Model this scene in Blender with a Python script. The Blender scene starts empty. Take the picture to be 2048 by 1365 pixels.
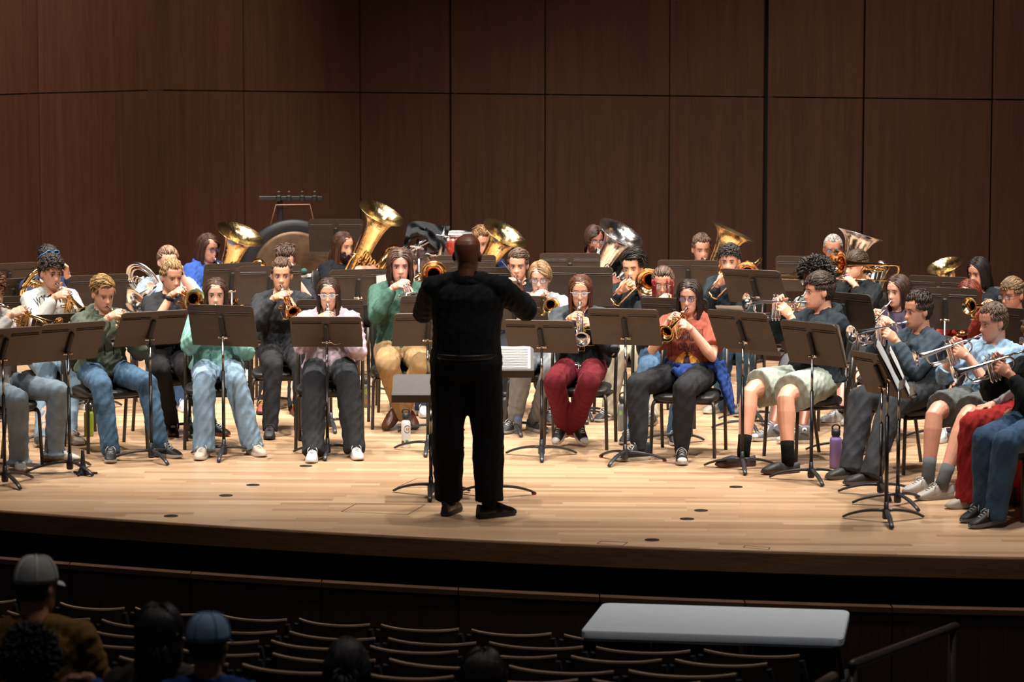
import bpy, math, random
import numpy as np
from mathutils import Vector, Matrix
from mathutils.bvhtree import BVHTree

SC = bpy.context.scene
COL = SC.collection
PI = math.pi
# ---------------------------------------------------------------- camera
CAMH, PITCH, FPX = 3.10, math.radians(6.07), 6000.0      # eye 3.1 m above the stage floor, 105 mm lens
cam_d = bpy.data.cameras.new('camera')
cam_d.sensor_width = 36.0
cam_d.lens = FPX / 2048.0 * 36.0
cam_d.clip_end = 200
cam_d.dof.use_dof = True
cam_d.dof.focus_distance = 21.8
cam_d.dof.aperture_fstop = 3.6
cam = bpy.data.objects.new('camera', cam_d)
COL.objects.link(cam)
cam.location = (0, 0, CAMH)
cam.rotation_euler = (PI / 2 - PITCH, 0, 0)
SC.camera = cam
# ---------------------------------------------------------------- view and world
SC.view_settings.view_transform = 'Standard'
SC.view_settings.look = 'None'
SC.view_settings.gamma = 1.0
SC.view_settings.exposure = 0.0
try: SC.view_settings.use_curve_mapping = False
except Exception: pass
W = bpy.data.worlds.new('world'); SC.world = W
W.use_nodes = True
W.node_tree.nodes['Background'].inputs[0].default_value = (0.85, 0.88, 1.0, 1)
W.node_tree.nodes['Background'].inputs[1].default_value = 0.016
# ---------------------------------------------------------------- stage lamps
def lamp(name, loc, target, power, size_deg=62, blend=0.75, radius=0.11, col=(1.0, 0.93, 0.84)):
    l = bpy.data.lights.new(name, 'SPOT')
    l.energy = power; l.spot_size = math.radians(size_deg); l.spot_blend = blend
    l.shadow_soft_size = radius; l.color = col
    o = bpy.data.objects.new(name, l); COL.objects.link(o)
    o.location = loc
    o.rotation_euler = (Vector(target) - Vector(loc)).to_track_quat('-Z', 'Y').to_euler()
    return o
KEY = 2450
for x, y, p in [(-5.0, 23.0, .8), (-2.6, 22.4, 1), (-0.3, 22.2, 1), (2.0, 21.8, 1), (4.4, 21.2, .9),
                (-4.2, 26.0, .9), (-1.6, 25.6, .9), (1.0, 25.2, .9), (3.4, 24.6, .9), (-3.4, 20.3, .42), (0.4, 19.9, .34), (3.6, 19.5, .5)]:
    lamp('stage_downlight', (x, y - 0.5, 8.6), (x * 0.94, y + 0.55, 0), KEY * p)
# front-of-house wash, high over the house, shuttered onto the players
for x, y in [(-6.5, 14.6), (0.5, 13.6), (7.0, 14.2)]:
    lamp('house_frontlight', (x, y, 9.6), (x * 0.3, 24.2, 0.9), 3000, 36, 0.7, 0.12, (1.0, 0.94, 0.88))
lamp('left_wall_fill', (-1.5, 24.5, 8.6), (-4.5, 29.3, 1.6), 6500, 40)  # extra spot added to brighten the left wall
# dim fill spots added over the seats, standing in for stage spill
lamp('house_fill', (3.0, 15.2, 9.0), (2.6, 15.8, -1), 900, 95, 0.9, 0.3, (1.0, 0.97, 0.95))
lamp('house_fill', (-1.0, 11.5, 9.0), (-1.2, 13.2, -1), 260, 80, 0.9, 0.3, (1.0, 0.95, 0.9))
# ---------------------------------------------------------------- pixel helpers (2048x1365 frame)
CAMP = Vector((0, 0, CAMH))
_fw = Vector((0, math.cos(PITCH), -math.sin(PITCH))); _up = Vector((0, math.sin(PITCH), math.cos(PITCH)))
def ray(px, py): return _fw + Vector((1, 0, 0)) * ((px - 1024) / FPX) + _up * ((682.5 - py) / FPX)
def at(px, py, D):
    r = ray(px, py); return CAMP + r * (D / r.y)
def onz(px, py, z=0.0):
    r = ray(px, py); return CAMP + r * ((z - CAMH) / r.z)
# ---------------------------------------------------------------- materials
MATS = {}
def nn(nt, typ, **kw):
    n = nt.nodes.new(typ)
    for k, v in kw.items(): setattr(n, k, v)
    return n
def mth(nt, op, a, b=None, c=None):
    n = nt.nodes.new('ShaderNodeMath'); n.operation = op
    for i, v in enumerate((a, b, c)):
        if v is None: continue
        if isinstance(v, (int, float)): n.inputs[i].default_value = v
        else: nt.links.new(v, n.inputs[i])
    return n.outputs[0]
def ramp(nt, fac, stops):
    n = nt.nodes.new('ShaderNodeValToRGB')
    el = n.color_ramp.elements
    while len(el) < len(stops): el.new(0.5)
    for e, (p, c) in zip(el, stops): e.position = p; e.color = (*c, 1)
    nt.links.new(fac, n.inputs[0]); return n.outputs[0]
def base_mat(name):
    m = bpy.data.materials.new(name); m.use_nodes = True
    nt = m.node_tree; b = nt.nodes['Principled BSDF']
    return m, nt, b
def srgb(c):
    if isinstance(c, str):
        c = [int(c[i:i + 2], 16) / 255 for i in (0, 2, 4)]
    return tuple((v / 12.92 if v <= 0.04045 else ((v + 0.055) / 1.055) ** 2.4) for v in c)
def mat(name, col, rough=0.5, metal=0.0, var=0.10, scale=12.0, bump=0.0, bscale=60.0, spec=0.5, coat=0.0, stretch=None, trans=0.0):
    """procedural material: noise-varied colour, optional bump"""
    if name in MATS: return MATS[name]
    if isinstance(col, str): col = srgb(col)
    m, nt, b = base_mat(name)
    tc = nn(nt, 'ShaderNodeTexCoord'); vec = tc.outputs['Object']
    if stretch:
        mp = nn(nt, 'ShaderNodeMapping'); mp.inputs['Scale'].default_value = stretch
        nt.links.new(vec, mp.inputs[0]); vec = mp.outputs[0]
    ns = nn(nt, 'ShaderNodeTexNoise'); ns.inputs['Scale'].default_value = scale; ns.inputs['Detail'].default_value = 4
    nt.links.new(vec, ns.inputs['Vector'])
    lo = tuple(max(0, v * (1 - var)) for v in col); hi = tuple(min(1, v * (1 + var)) for v in col)
    nt.links.new(ramp(nt, ns.outputs['Fac'], [(0.3, lo), (0.7, hi)]), b.inputs['Base Color'])
    b.inputs['Roughness'].default_value = rough; b.inputs['Metallic'].default_value = metal
    b.inputs['Specular IOR Level'].default_value = spec
    b.inputs['Coat Weight'].default_value = coat
    if trans: b.inputs['Transmission Weight'].default_value = trans
    if bump:
        n2 = nn(nt, 'ShaderNodeTexNoise'); n2.inputs['Scale'].default_value = bscale; n2.inputs['Detail'].default_value = 3
        nt.links.new(vec, n2.inputs['Vector'])
        bp = nn(nt, 'ShaderNodeBump'); bp.inputs['Strength'].default_value = bump; bp.inputs['Distance'].default_value = 0.01
        nt.links.new(n2.outputs['Fac'], bp.inputs['Height']); nt.links.new(bp.outputs[0], b.inputs['Normal'])
    MATS[name] = m
    return m
def fabric(col, denim=False, heather=False):
    c = col if isinstance(col, str) else '_'.join('%.2f' % v for v in col)
    rgb = srgb(col) if isinstance(col, str) else col; lm = sum(rgb) / 3
    col = tuple((v * .86 + lm * .14) * (1.0 if lm < .035 else .86 if lm < .12 else .74 if lm < .45 else .68) for v in rgb)
    if denim:
        nm = 'denim_' + c
        if nm in MATS: return MATS[nm]
        m = mat(nm, col, 0.85, var=0.30, scale=7, bump=0.35, bscale=28, spec=0.2); return m
    return mat(('heather_' if heather else 'cloth_') + c, col, 0.9, var=0.16 if heather else 0.06, scale=45 if heather else 9, bump=0.35, bscale=22, spec=0.15)
def skinm(c):
    return mat('skin_' + c, c, 0.42, var=0.07, scale=16, bump=0.03, bscale=300, spec=0.4)
def hairm(c, f=1.0):
    return mat('hair_%s_%.1f' % (c, f), tuple(min(1, v * f * .72) for v in srgb(c)), 0.5, var=0.3, scale=60, spec=0.35)
def lensm():
    if 'lens' in MATS: return MATS['lens']
    m, nt, b = base_mat('clear_lens')
    b.inputs['Base Color'].default_value = (0.9, 0.92, 1, 1); b.inputs['Roughness'].default_value = 0.03
    b.inputs['Alpha'].default_value = 0.16
    MATS['lens'] = m; return m
def glarem(c):  # lens colour imitates the purple-blue reflection on the glass
    k = 'glare_' + c
    if k not in MATS:
        m = mat(k, c, .1, var=.05, coat=.6); m.node_tree.nodes['Principled BSDF'].inputs['Alpha'].default_value = .28
    return MATS[k]
BRASS = mat('polished_brass', (0.93, 0.68, 0.33), 0.13, 1.0, var=0.05, scale=20)
GOLD = mat('rose_brass', (0.92, 0.52, 0.26), 0.14, 1.0, var=0.05, scale=20)
SILVER = mat('silver_plate', (0.95, 0.95, 0.96), 0.17, 1.0, var=0.03, scale=20)
BELLB = mat('brass_bell_bow', (0.93, 0.70, 0.36), 0.17, 1.0, var=0.12, scale=14, bump=.30, bscale=42)
BELLS = mat('silver_bell_bow', (0.86, 0.86, 0.88), 0.15, 1.0, var=0.08, scale=14, bump=.25, bscale=42)
CHROMED = mat('dull_steel_tube', (0.30, 0.29, 0.28), 0.3, 1.0, var=0.03)
CHROME = mat('chrome', (0.75, 0.75, 0.76), 0.15, 1.0, var=0.03)
STANDM = mat('black_powder_coat', (0.052, 0.036, 0.027), 0.50, var=0.12, scale=18, bump=0.06, bscale=180, spec=0.45)
STANDLEG = mat('cast_base_black', (0.028, 0.030, 0.034), 0.36, var=0.12, spec=0.5)
POLEM = mat('black_steel_tube', (0.016, 0.014, 0.013), 0.35, var=0.1)
PADM = mat('black_vinyl_pad', (0.020, 0.018, 0.017), 0.48, var=0.12, bump=0.05, bscale=120)
CHLEG = mat('bronze_black_tube', (0.030, 0.023, 0.016), 0.42, var=0.1)
BLACK = mat('matt_black', (0.012, 0.012, 0.012), 0.7)
PAPER = mat('sheet_paper', (0.78, 0.80, 0.80), 0.8, var=0.03)
RUBBER = mat('black_rubber', (0.016, 0.016, 0.018), 0.55)
def floor_mat():
    m, nt, b = base_mat('maple_stage_planks')
    tc = nn(nt, 'ShaderNodeTexCoord')
    mp = nn(nt, 'ShaderNodeMapping'); mp.inputs['Rotation'].default_value = (0, 0, math.radians(2.0))
    nt.links.new(tc.outputs['Object'], mp.inputs[0])
    sp = nn(nt, 'ShaderNodeSeparateXYZ'); nt.links.new(mp.outputs[0], sp.inputs[0])
    X, Y = sp.outputs[0], sp.outputs[1]
    ry = mth(nt, 'DIVIDE', Y, 0.083); row = mth(nt, 'FLOOR', ry)
    w1 = nn(nt, 'ShaderNodeTexWhiteNoise', noise_dimensions='1D'); nt.links.new(row, w1.inputs['W'])
    xo = mth(nt, 'DIVIDE', mth(nt, 'ADD', X, mth(nt, 'MULTIPLY', w1.outputs['Value'], 7.0)), 1.15)
    pid = mth(nt, 'FLOOR', xo)
    w2 = nn(nt, 'ShaderNodeTexWhiteNoise', noise_dimensions='2D')
    cb = nn(nt, 'ShaderNodeCombineXYZ'); nt.links.new(row, cb.inputs[0]); nt.links.new(pid, cb.inputs[1])
    nt.links.new(cb.outputs[0], w2.inputs['Vector'])
    grain = nn(nt, 'ShaderNodeTexNoise'); grain.inputs['Scale'].default_value = 5; grain.inputs['Detail'].default_value = 5
    m2 = nn(nt, 'ShaderNodeMapping'); m2.inputs['Scale'].default_value = (0.6, 9, 1)
    nt.links.new(mp.outputs[0], m2.inputs[0]); nt.links.new(m2.outputs[0], grain.inputs['Vector'])
    f = mth(nt, 'ADD', mth(nt, 'MULTIPLY', w2.outputs['Value'], 0.62), mth(nt, 'MULTIPLY', grain.outputs['Fac'], 0.38))
    colr = ramp(nt, f, [(0.12, (0.36, 0.208, 0.116)), (0.42, (0.475, 0.298, 0.174)), (0.72, (0.555, 0.368, 0.226)), (0.95, (0.64, 0.448, 0.288))])
    # joints
    fy = mth(nt, 'FRACT', ry); fx = mth(nt, 'FRACT', xo)
    jy = mth(nt, 'LESS_THAN', fy, 0.035); jx = mth(nt, 'LESS_THAN', fx, 0.003)
    j = mth(nt, 'MULTIPLY', mth(nt, 'MAXIMUM', jy, jx), 0.30)
    mx = nn(nt, 'ShaderNodeMixRGB'); mx.inputs[2].default_value = (0.12, 0.06, 0.03, 1)
    nt.links.new(j, mx.inputs[0]); nt.links.new(colr, mx.inputs[1])
    nt.links.new(mx.outputs[0], b.inputs['Base Color'])
    rr = nn(nt, 'ShaderNodeTexNoise'); rr.inputs['Scale'].default_value = 1.3
    nt.links.new(tc.outputs['Object'], rr.inputs['Vector'])
    nt.links.new(mth(nt, 'ADD', mth(nt, 'MULTIPLY', rr.outputs['Fac'], 0.15), 0.27), b.inputs['Roughness'])
    b.inputs['Specular IOR Level'].default_value = 0.45
    return m
def veneer(name, dark, light, sx=(14, 14, 0.5)):
    m, nt, b = base_mat(name)
    tc = nn(nt, 'ShaderNodeTexCoord')
    oi = nn(nt, 'ShaderNodeObjectInfo')
    ad = nn(nt, 'ShaderNodeVectorMath', operation='ADD')
    cb = nn(nt, 'ShaderNodeCombineXYZ')
    nt.links.new(mth(nt, 'MULTIPLY', oi.outputs['Random'], 37.0), cb.inputs[0]); nt.links.new(mth(nt, 'MULTIPLY', oi.outputs['Random'], 11.0), cb.inputs[2])
    nt.links.new(tc.outputs['Object'], ad.inputs[0]); nt.links.new(cb.outputs[0], ad.inputs[1])
    mp = nn(nt, 'ShaderNodeMapping'); mp.inputs['Scale'].default_value = sx
    nt.links.new(ad.outputs[0], mp.inputs[0])
    n1 = nn(nt, 'ShaderNodeTexNoise'); n1.inputs['Scale'].default_value = 1.0; n1.inputs['Detail'].default_value = 6
    n1.inputs['Roughness'].default_value = 0.65
    nt.links.new(mp.outputs[0], n1.inputs['Vector'])
    m2 = nn(nt, 'ShaderNodeMapping'); m2.inputs['Scale'].default_value = tuple(s * 9 for s in sx)
    nt.links.new(ad.outputs[0], m2.inputs[0])
    n2 = nn(nt, 'ShaderNodeTexNoise'); n2.inputs['Scale'].default_value = 1.0; n2.inputs['Detail'].default_value = 3
    nt.links.new(m2.outputs[0], n2.inputs['Vector'])
    f = mth(nt, 'ADD', mth(nt, 'MULTIPLY', n1.outputs['Fac'], 0.55), mth(nt, 'MULTIPLY', n2.outputs['Fac'], 0.45))
    nt.links.new(ramp(nt, f, [(0.35, dark), (0.62, light)]), b.inputs['Base Color'])
    b.inputs['Roughness'].default_value = 0.55; b.inputs['Specular IOR Level'].default_value = 0.22
    return m
FLOORM = floor_mat()
WALLM = veneer('walnut_wall_veneer', (0.0175, 0.0056, 0.0021), (0.0330, 0.0118, 0.0047))
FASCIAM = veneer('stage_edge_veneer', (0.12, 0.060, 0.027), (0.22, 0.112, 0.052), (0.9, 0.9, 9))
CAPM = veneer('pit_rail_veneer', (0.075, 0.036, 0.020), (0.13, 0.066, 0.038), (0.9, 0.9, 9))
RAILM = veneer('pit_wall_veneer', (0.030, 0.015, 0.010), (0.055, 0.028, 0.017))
# ---------------------------------------------------------------- mesh builder
def V(*a): return np.array(a, float)
def unit(v):
    v = np.asarray(v, float); n = np.linalg.norm(v); return v / n if n > 1e-9 else v
class MB:
    def __init__(s): s.v = []; s.f = []; s.m = []; s.n = 0
    def add(s, vs, fs, mi=0):
        vs = np.asarray(vs, float).reshape(-1, 3)
        s.v.append(vs); o = s.n
        s.f += [tuple(i + o for i in f) for f in fs]; s.m += [mi] * len(fs); s.n += len(vs)
        return s
    def box(s, c, size, R=None, mi=0):
        x, y, z = [q / 2 for q in size]
        p = np.array([(i, j, k) for i in (-x, x) for j in (-y, y) for k in (-z, z)])
        if R is not None: p = p @ np.asarray(R).T
        return s.add(p + np.asarray(c, float), [(0, 1, 3, 2), (4, 6, 7, 5), (0, 4, 5, 1), (2, 3, 7, 6), (0, 2, 6, 4), (1, 5, 7, 3)], mi)
    def rbox(s, c, size, r=0.01, R=None, mi=0):
        """box with chamfered edges"""
        hx, hy, hz = [q / 2 for q in size]; r = min(r, hx * .9, hy * .9, hz * .9)
        from itertools import product
        vs = []; idx = {}
        for sx, sy, sz in product((-1, 1), repeat=3):
            for a in range(3):
                d = [hx - r, hy - r, hz - r]; d[a] += r
                idx[(sx, sy, sz, a)] = len(vs); vs.append((sx * d[0], sy * d[1], sz * d[2]))
        fs = []
        g = lambda sx, sy, sz, a: idx[(sx, sy, sz, a)]
        for a, (b_, c_) in ((0, (1, 2)), (1, (2, 0)), (2, (0, 1))):
            for sg in (-1, 1):
                q = []
                for t, u in ((-1, -1), (1, -1), (1, 1), (-1, 1)):
                    k = [0, 0, 0]; k[a] = sg; k[b_] = t; k[c_] = u; q.append(g(*k, a))
                fs.append(tuple(q if sg > 0 else q[::-1]))
            # edges parallel to axis a
            for t in (-1, 1):
                for u in (-1, 1):
                    q = []
                    for sg, ax in ((-1, b_), (1, b_), (1, c_), (-1, c_)):
                        k = [0, 0, 0]; k[a] = sg; k[b_] = t; k[c_] = u; q.append(g(*k, ax))
                    fs.append(tuple(q if t * u > 0 else q[::-1]))
        for sx, sy, sz in product((-1, 1), repeat=3):
            q = [g(sx, sy, sz, 0), g(sx, sy, sz, 1), g(sx, sy, sz, 2)]
            fs.append(tuple(q if sx * sy * sz > 0 else q[::-1]))
        p = np.array(vs)
        if R is not None: p = p @ np.asarray(R).T
        return s.add(p + np.asarray(c, float), fs, mi)
    def loft(s, rings, cap=True, mi=0, closed=False):
        k = len(rings[0]); L = len(rings); fs = []
        for i in range(L - 1 + (1 if closed else 0)):
            a = i * k; b = ((i + 1) % L) * k
            for j in range(k):
                j2 = (j + 1) % k; fs.append((a + j, a + j2, b + j2, b + j))
        if cap and not closed:
            fs.append(tuple(range(k))[::-1]); fs.append(tuple((L - 1) * k + j for j in range(k)))
        return s.add(np.vstack(rings), fs, mi)
    def tube(s, pts, rad, n=10, side=None, cap=True, mi=0, closed=False):
        """tube along pts; rad scalar, list, or list of (r_side, r_other)"""
        P = np.asarray([tuple(p) for p in pts], float); L = len(P)
        if np.isscalar(rad): rad = [rad] * L
        rings = []; ref = None
        for i in range(L):
            if closed: t = unit(P[(i + 1) % L] - P[i - 1])
            else: t = unit(P[min(i + 1, L - 1)] - P[max(i - 1, 0)])
            if side is not None:
                u = unit(np.asarray(side, float) - t * np.dot(side, t))
            else:
                if ref is None: ref = V(0, 0, 1) if abs(t[2]) < 0.9 else V(1, 0, 0)
                u = unit(ref - t * np.dot(ref, t)); ref = u
            w = np.cross(t, u)
            r = rad[i]; r1, r2 = (r, r) if np.isscalar(r) else r
            a = np.arange(n) * 2 * PI / n
            rings.append(P[i] + np.outer(np.cos(a) * r1, u) + np.outer(np.sin(a) * r2, w))
        return s.loft(rings, cap, mi, closed)
    def lathe(s, prof, n=24, M=None, mi=0, cap=True):
        """profile (r, h) revolved round local z"""
        a = np.arange(n) * 2 * PI / n
        rings = [np.stack([np.cos(a) * r, np.sin(a) * r, np.full(n, h)], 1) for r, h in prof]
        if M is not None:
            Mn = np.array(M); rings = [q @ Mn[:3, :3].T + Mn[:3, 3] for q in rings]
        return s.loft(rings, cap, mi)
    def ell(s, c, r, R=None, n=16, m=10, mi=0):
        a = np.arange(n) * 2 * PI / n; rings = []
        for i in range(m + 1):
            t = PI * (i + 0.001) / (m + 0.002)
            q = np.stack([np.cos(a) * math.sin(t) * r[0], np.sin(a) * math.sin(t) * r[1], np.full(n, -math.cos(t) * r[2])], 1)
            if R is not None: q = q @ np.asarray(R).T
            rings.append(q + np.asarray(c, float))
        return s.loft(rings, True, mi)
    def mesh(s, name='m'):
        me = bpy.data.meshes.new(name)
        vs = np.vstack(s.v)
        me.from_pydata(vs.tolist(), [], s.f)
        return me
    def data(s, name, mats, origin=(0, 0, 0), smooth=True, sharp=None):
        me = s.mesh(name)
        if any(origin): me.transform(Matrix.Translation(-Vector(origin)))
        for m in (mats if isinstance(mats, (list, tuple)) else [mats]): me.materials.append(m)
        if any(s.m): me.polygons.foreach_set('material_index', s.m)
        if smooth:
            me.polygons.foreach_set('use_smooth', [True] * len(me.polygons))
            if sharp is not None: me.set_sharp_from_angle(angle=math.radians(sharp))
        me.update(); return me
def link(name, data, parent=None, loc=None, kind=None, label=None, cat=None, group=None):
    o = bpy.data.objects.new(name, data); COL.objects.link(o)
    if parent is not None: o.parent = parent
    if loc is not None: o.location = loc
    tag(o, label, cat, group, kind); return o
def tag(o, label=None, cat=None, group=None, kind=None):
    if label: o['label'] = label
    if cat: o['category'] = cat
    if group: o['group'] = group
    if kind: o['kind'] = kind
    return o
def rootobj(name, loc, label, cat, group=None, M=None):
    o = bpy.data.objects.new(name, None); COL.objects.link(o); o.empty_display_size = 0.1
    if M is not None: o.matrix_world = M
    else: o.location = loc
    return tag(o, label, cat, group)
class Proto:
    """list of parts sharing mesh data; place() makes one thing"""
    def __init__(s): s.parts = []
    def add(s, name, me, parent=-1, M=None, label=None):
        s.parts.append((name, me, parent, M, label)); return len(s.parts) - 1
    def place(s, name, M, label, cat, group=None, skip=()):
        r = rootobj(name, None, label, cat, group, M=M); made = []
        for nme, me, p, Ml, lb in s.parts:
            if nme in skip: made.append(None); continue
            o = bpy.data.objects.new(nme, me); COL.objects.link(o)
            o.parent = r if p < 0 else made[p]
            if Ml is not None: o.matrix_local = Ml
            if lb: o['label'] = lb
            made.append(o)
        return r
def frame(F, U, loc):
    """matrix with local +Y = F, +Z ~ U, +X = F x U"""
    F = unit(F); U = unit(np.asarray(U, float) - F * np.dot(U, F)); R = np.cross(F, U)
    M = Matrix.Identity(4)
    for i in range(3): M[i][0] = R[i]; M[i][1] = F[i]; M[i][2] = U[i]; M[i][3] = loc[i]
    return M
def arc(c, r, a0, a1, n, ax='xz'):
    out = []
    for i in range(n + 1):
        a = a0 + (a1 - a0) * i / n; u, w = math.cos(a) * r, math.sin(a) * r
        p = [c[0], c[1], c[2]]
        p['xyz'.index(ax[0])] += u; p['xyz'.index(ax[1])] += w; out.append(tuple(p))
    return out
def remeshed(mb, voxel, smooth=2, fac=0.5):
    me = mb.mesh('tmp'); o = bpy.data.objects.new('tmp', me); COL.objects.link(o)
    m = o.modifiers.new('r', 'REMESH'); m.mode = 'VOXEL'; m.voxel_size = voxel; m.use_smooth_shade = True
    if smooth:
        k = o.modifiers.new('s', 'SMOOTH'); k.factor = fac; k.iterations = smooth
    dg = bpy.context.evaluated_depsgraph_get()
    out = bpy.data.meshes.new_from_object(o.evaluated_get(dg), depsgraph=dg)
    bpy.data.objects.remove(o); bpy.data.meshes.remove(me)
    return out
_rs = np.random.RandomState(7)
_K = [(unit(_rs.normal(size=3)), _rs.uniform(0, 6.28), _rs.uniform(.6, 1.7)) for _ in range(9)]
def ridges(P, freq, seed=0.0, squash=(1, 1, 1)):
    Q = P * np.asarray(squash)
    w = np.zeros_like(Q); freq = freq * 4.2
    for i, (k, ph, s) in enumerate(_K[:3]): w[:, i] = np.sin(Q @ k * freq * .22 + ph + seed) * .8
    out = np.zeros(len(P))
    for k, ph, s in _K[3:7]: out += 1 - np.abs(np.sin((Q @ k) * freq * s * .5 + ph + seed * 1.7 + w @ np.ones(3)))
    return out / 4 - .36
def displace(me, amp, freq, seed=0.0, squash=(1, 1, 1), mask=None):
    n = len(me.vertices); co = np.empty(n * 3); no = np.empty(n * 3)
    me.vertices.foreach_get('co', co); me.vertices.foreach_get('normal', no)
    co = co.reshape(-1, 3); no = no.reshape(-1, 3)
    d = ridges(co, freq, seed, squash) * amp
    if mask is not None: d = d * mask(co)
    me.vertices.foreach_set('co', (co + no * d[:, None]).ravel()); me.update()
def finish(me, mats, origin, name):
    me.name = name; me.transform(Matrix.Translation(-Vector(tuple(origin)))); me.materials.clear()
    for m in (mats if isinstance(mats, (list, tuple)) else [mats]): me.materials.append(m)
    me.polygons.foreach_set('use_smooth', [True] * len(me.polygons)); me.update(); return me
# ================================================================ THE SETTING
_e = [onz(x, y) for x, y in [(0, 1022), (350, 1044.5), (700, 1067), (1050, 1085), (1350, 1097.5), (1700, 1107), (2048, 1115)]]
_q = np.polyfit([p.x for p in _e], [p.y for p in _e], 2)
def edgeY(x): return float(np.polyval(_q, x))
XS = np.linspace(-6.5, 6.0, 60)
def strip(curve_a, curve_b):
    mb = MB(); n = len(curve_a)
    mb.add(list(curve_a) + list(curve_b), [(i, i + 1, n + i + 1, n + i) for i in range(n - 1)]); return mb
m = MB(); n = len(XS)
top = [(x, edgeY(x), 0) for x in XS] + [(x, 34.0, 0) for x in XS]
bot = [(a, b, -0.14) for a, b, c in top]
fs = [(i, i + 1, n + i + 1, n + i) for i in range(n - 1)]
m.add(top + bot, fs + [tuple(q + 2 * n for q in f[::-1]) for f in fs] + [(n + i, n + i + 1, 3 * n + i + 1, 3 * n + i) for i in range(n - 1)])
link('floor', m.data('floor', FLOORM, smooth=False), kind='structure', label='pale maple plank stage floor')
m = MB()
ring = []
for x in XS:
    y = edgeY(x)
    ring.append([(x, y - .012, -.004), (x, y - .016, -.012), (x, y - .016, -.128), (x, y + .06, -.132), (x, y + .06, -.02), (x, y, -.002)])
m.loft([np.array(r) for r in ring])
link('trim_1', m.data('stage_edge', FASCIAM, smooth=False), kind='structure', label='brown veneer fascia along the curved stage edge')
m = strip([(x, edgeY(x) + .25, -.13) for x in XS], [(x, edgeY(x) + .25, -1.3) for x in XS])
link('wall_under_stage', m.data('under', BLACK, smooth=False), kind='structure')
# orchestra pit wall in front of the stage, in veneered lengths with a capping rail
def pity(x): return edgeY(x) - .42
br = []
for px in (-150, 126, 372, 637, 915, 1202, 1497, 1796, 2120):
    k = int((px - 126) / 275)
    d = 17.6
    for _ in range(12): d = pity((px - 1024) / FPX * d)
    br.append((px - 1024) / FPX * d)
for i in range(len(br) - 1):
    xs = np.linspace(br[i] + .004, br[i + 1] - .004, 9)
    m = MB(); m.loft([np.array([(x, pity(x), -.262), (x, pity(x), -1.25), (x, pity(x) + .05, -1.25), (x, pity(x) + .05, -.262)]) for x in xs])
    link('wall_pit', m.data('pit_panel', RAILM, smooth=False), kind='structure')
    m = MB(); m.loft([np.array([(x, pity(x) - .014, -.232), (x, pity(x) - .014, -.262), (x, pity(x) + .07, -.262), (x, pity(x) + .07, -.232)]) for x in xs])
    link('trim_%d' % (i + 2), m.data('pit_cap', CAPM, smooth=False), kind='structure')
m = MB(); m.loft([np.array([(x, 9.5, -.30), (x, 13, -.62), (x, 18.4, -1.2), (x, 18.4, -1.4), (x, 13, -.85), (x, 9.5, -.5)]) for x in (-7, 7)])
link('floor_house', m.data('house_floor', mat('house_carpet', (0.018, 0.014, 0.014), .9), smooth=False), kind='structure')
# back walls: veneered panels, two tiers, dark reveal behind
def wall_line(pa, da, pb, db):
    A = V((pa - 1024) / FPX * da, da); B = V((pb - 1024) / FPX * db, db)
    def f(px):
        s = (px - 1024) / FPX       # x = s*y ; point A + t(B-A)
        d = B - A; t = (s * A[1] - A[0]) / (d[0] - s * d[1]); return A + d * t
    return f
wl = wall_line(700, 29.3, 1560, 27.4)
ll = wall_line(315, float(wl(315)[1]), 80, 28.9)
lm = wall_line(80, 28.9, -60, 27.9)
def panel(name, a, b, z0, z1, th=.03, bow=0.0):
    d = unit(np.append(b - a, 0)); nrm = V(d[1], -d[0], 0)
    if nrm[1] > 0: nrm = -nrm
    m = MB(); k = 9 if bow else 2; rings = []
    for t in np.linspace(0, 1, k):
        p = np.append(a + (b - a) * t, 0) + nrm * bow * math.sin(PI * t)
        rings.append(np.array([p + V(0, 0, z0), p + V(0, 0, z1), p - nrm * th + V(0, 0, z1), p - nrm * th + V(0, 0, z0)]))
    m.loft(rings)
    return link(name, m.data('panel', WALLM, smooth=False), kind='structure')
G = .010
def run(name, f, cuts, bow=0.0):
    for (a, ga), (b, gb) in zip(cuts[:-1], cuts[1:]):
        A, B = f(a), f(b); d = unit(B - A)
        A2 = A + d * ga; B2 = B - d * gb
        panel(name, A2, B2, .0, 2.415, bow=bow); panel(name, A2, B2, 2.427, 7.2, bow=bow)
run('wall_back', wl, [(315, 0), (489, .007), (721, .006), (901, .011), (1090, .008), (1338, .006), (1530, .024), (1725, .010), (1981, .007), (2230, .0)])
run('wall_left', ll, [(80, .006), (315, 0)], bow=.03)
run('wall_left', lm, [(-60, 0), (80, .006)])
def backing(name, A, B):
    m = MB(); d = unit(B - A); nr = V(-d[1], d[0])
    if nr[1] < 0: nr = -nr
    A = A + nr * .12; B = B + nr * .12
    m.add([(A[0], A[1], 0), (B[0], B[1], 0), (B[0], B[1], 7.2), (A[0], A[1], 7.2)], [(0, 1, 2, 3)])
    link(name, m.data('backing', BLACK, smooth=False), kind='structure')
backing('wall_back_reveal', wl(315), wl(2230)); backing('wall_left_reveal', ll(315), ll(80)); backing('wall_left_reveal', lm(80), lm(-60))
m = MB(); m.add([(-9, 15.5, 9.4), (9, 15.5, 9.4), (9, 33, 9.4), (-9, 33, 9.4)], [(3, 2, 1, 0)])
link('ceiling', m.data('ceiling', mat('ceiling_panels', (.52, .45, .38), .8), smooth=False), kind='structure', label='pale acoustic ceiling high over the stage')
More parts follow.
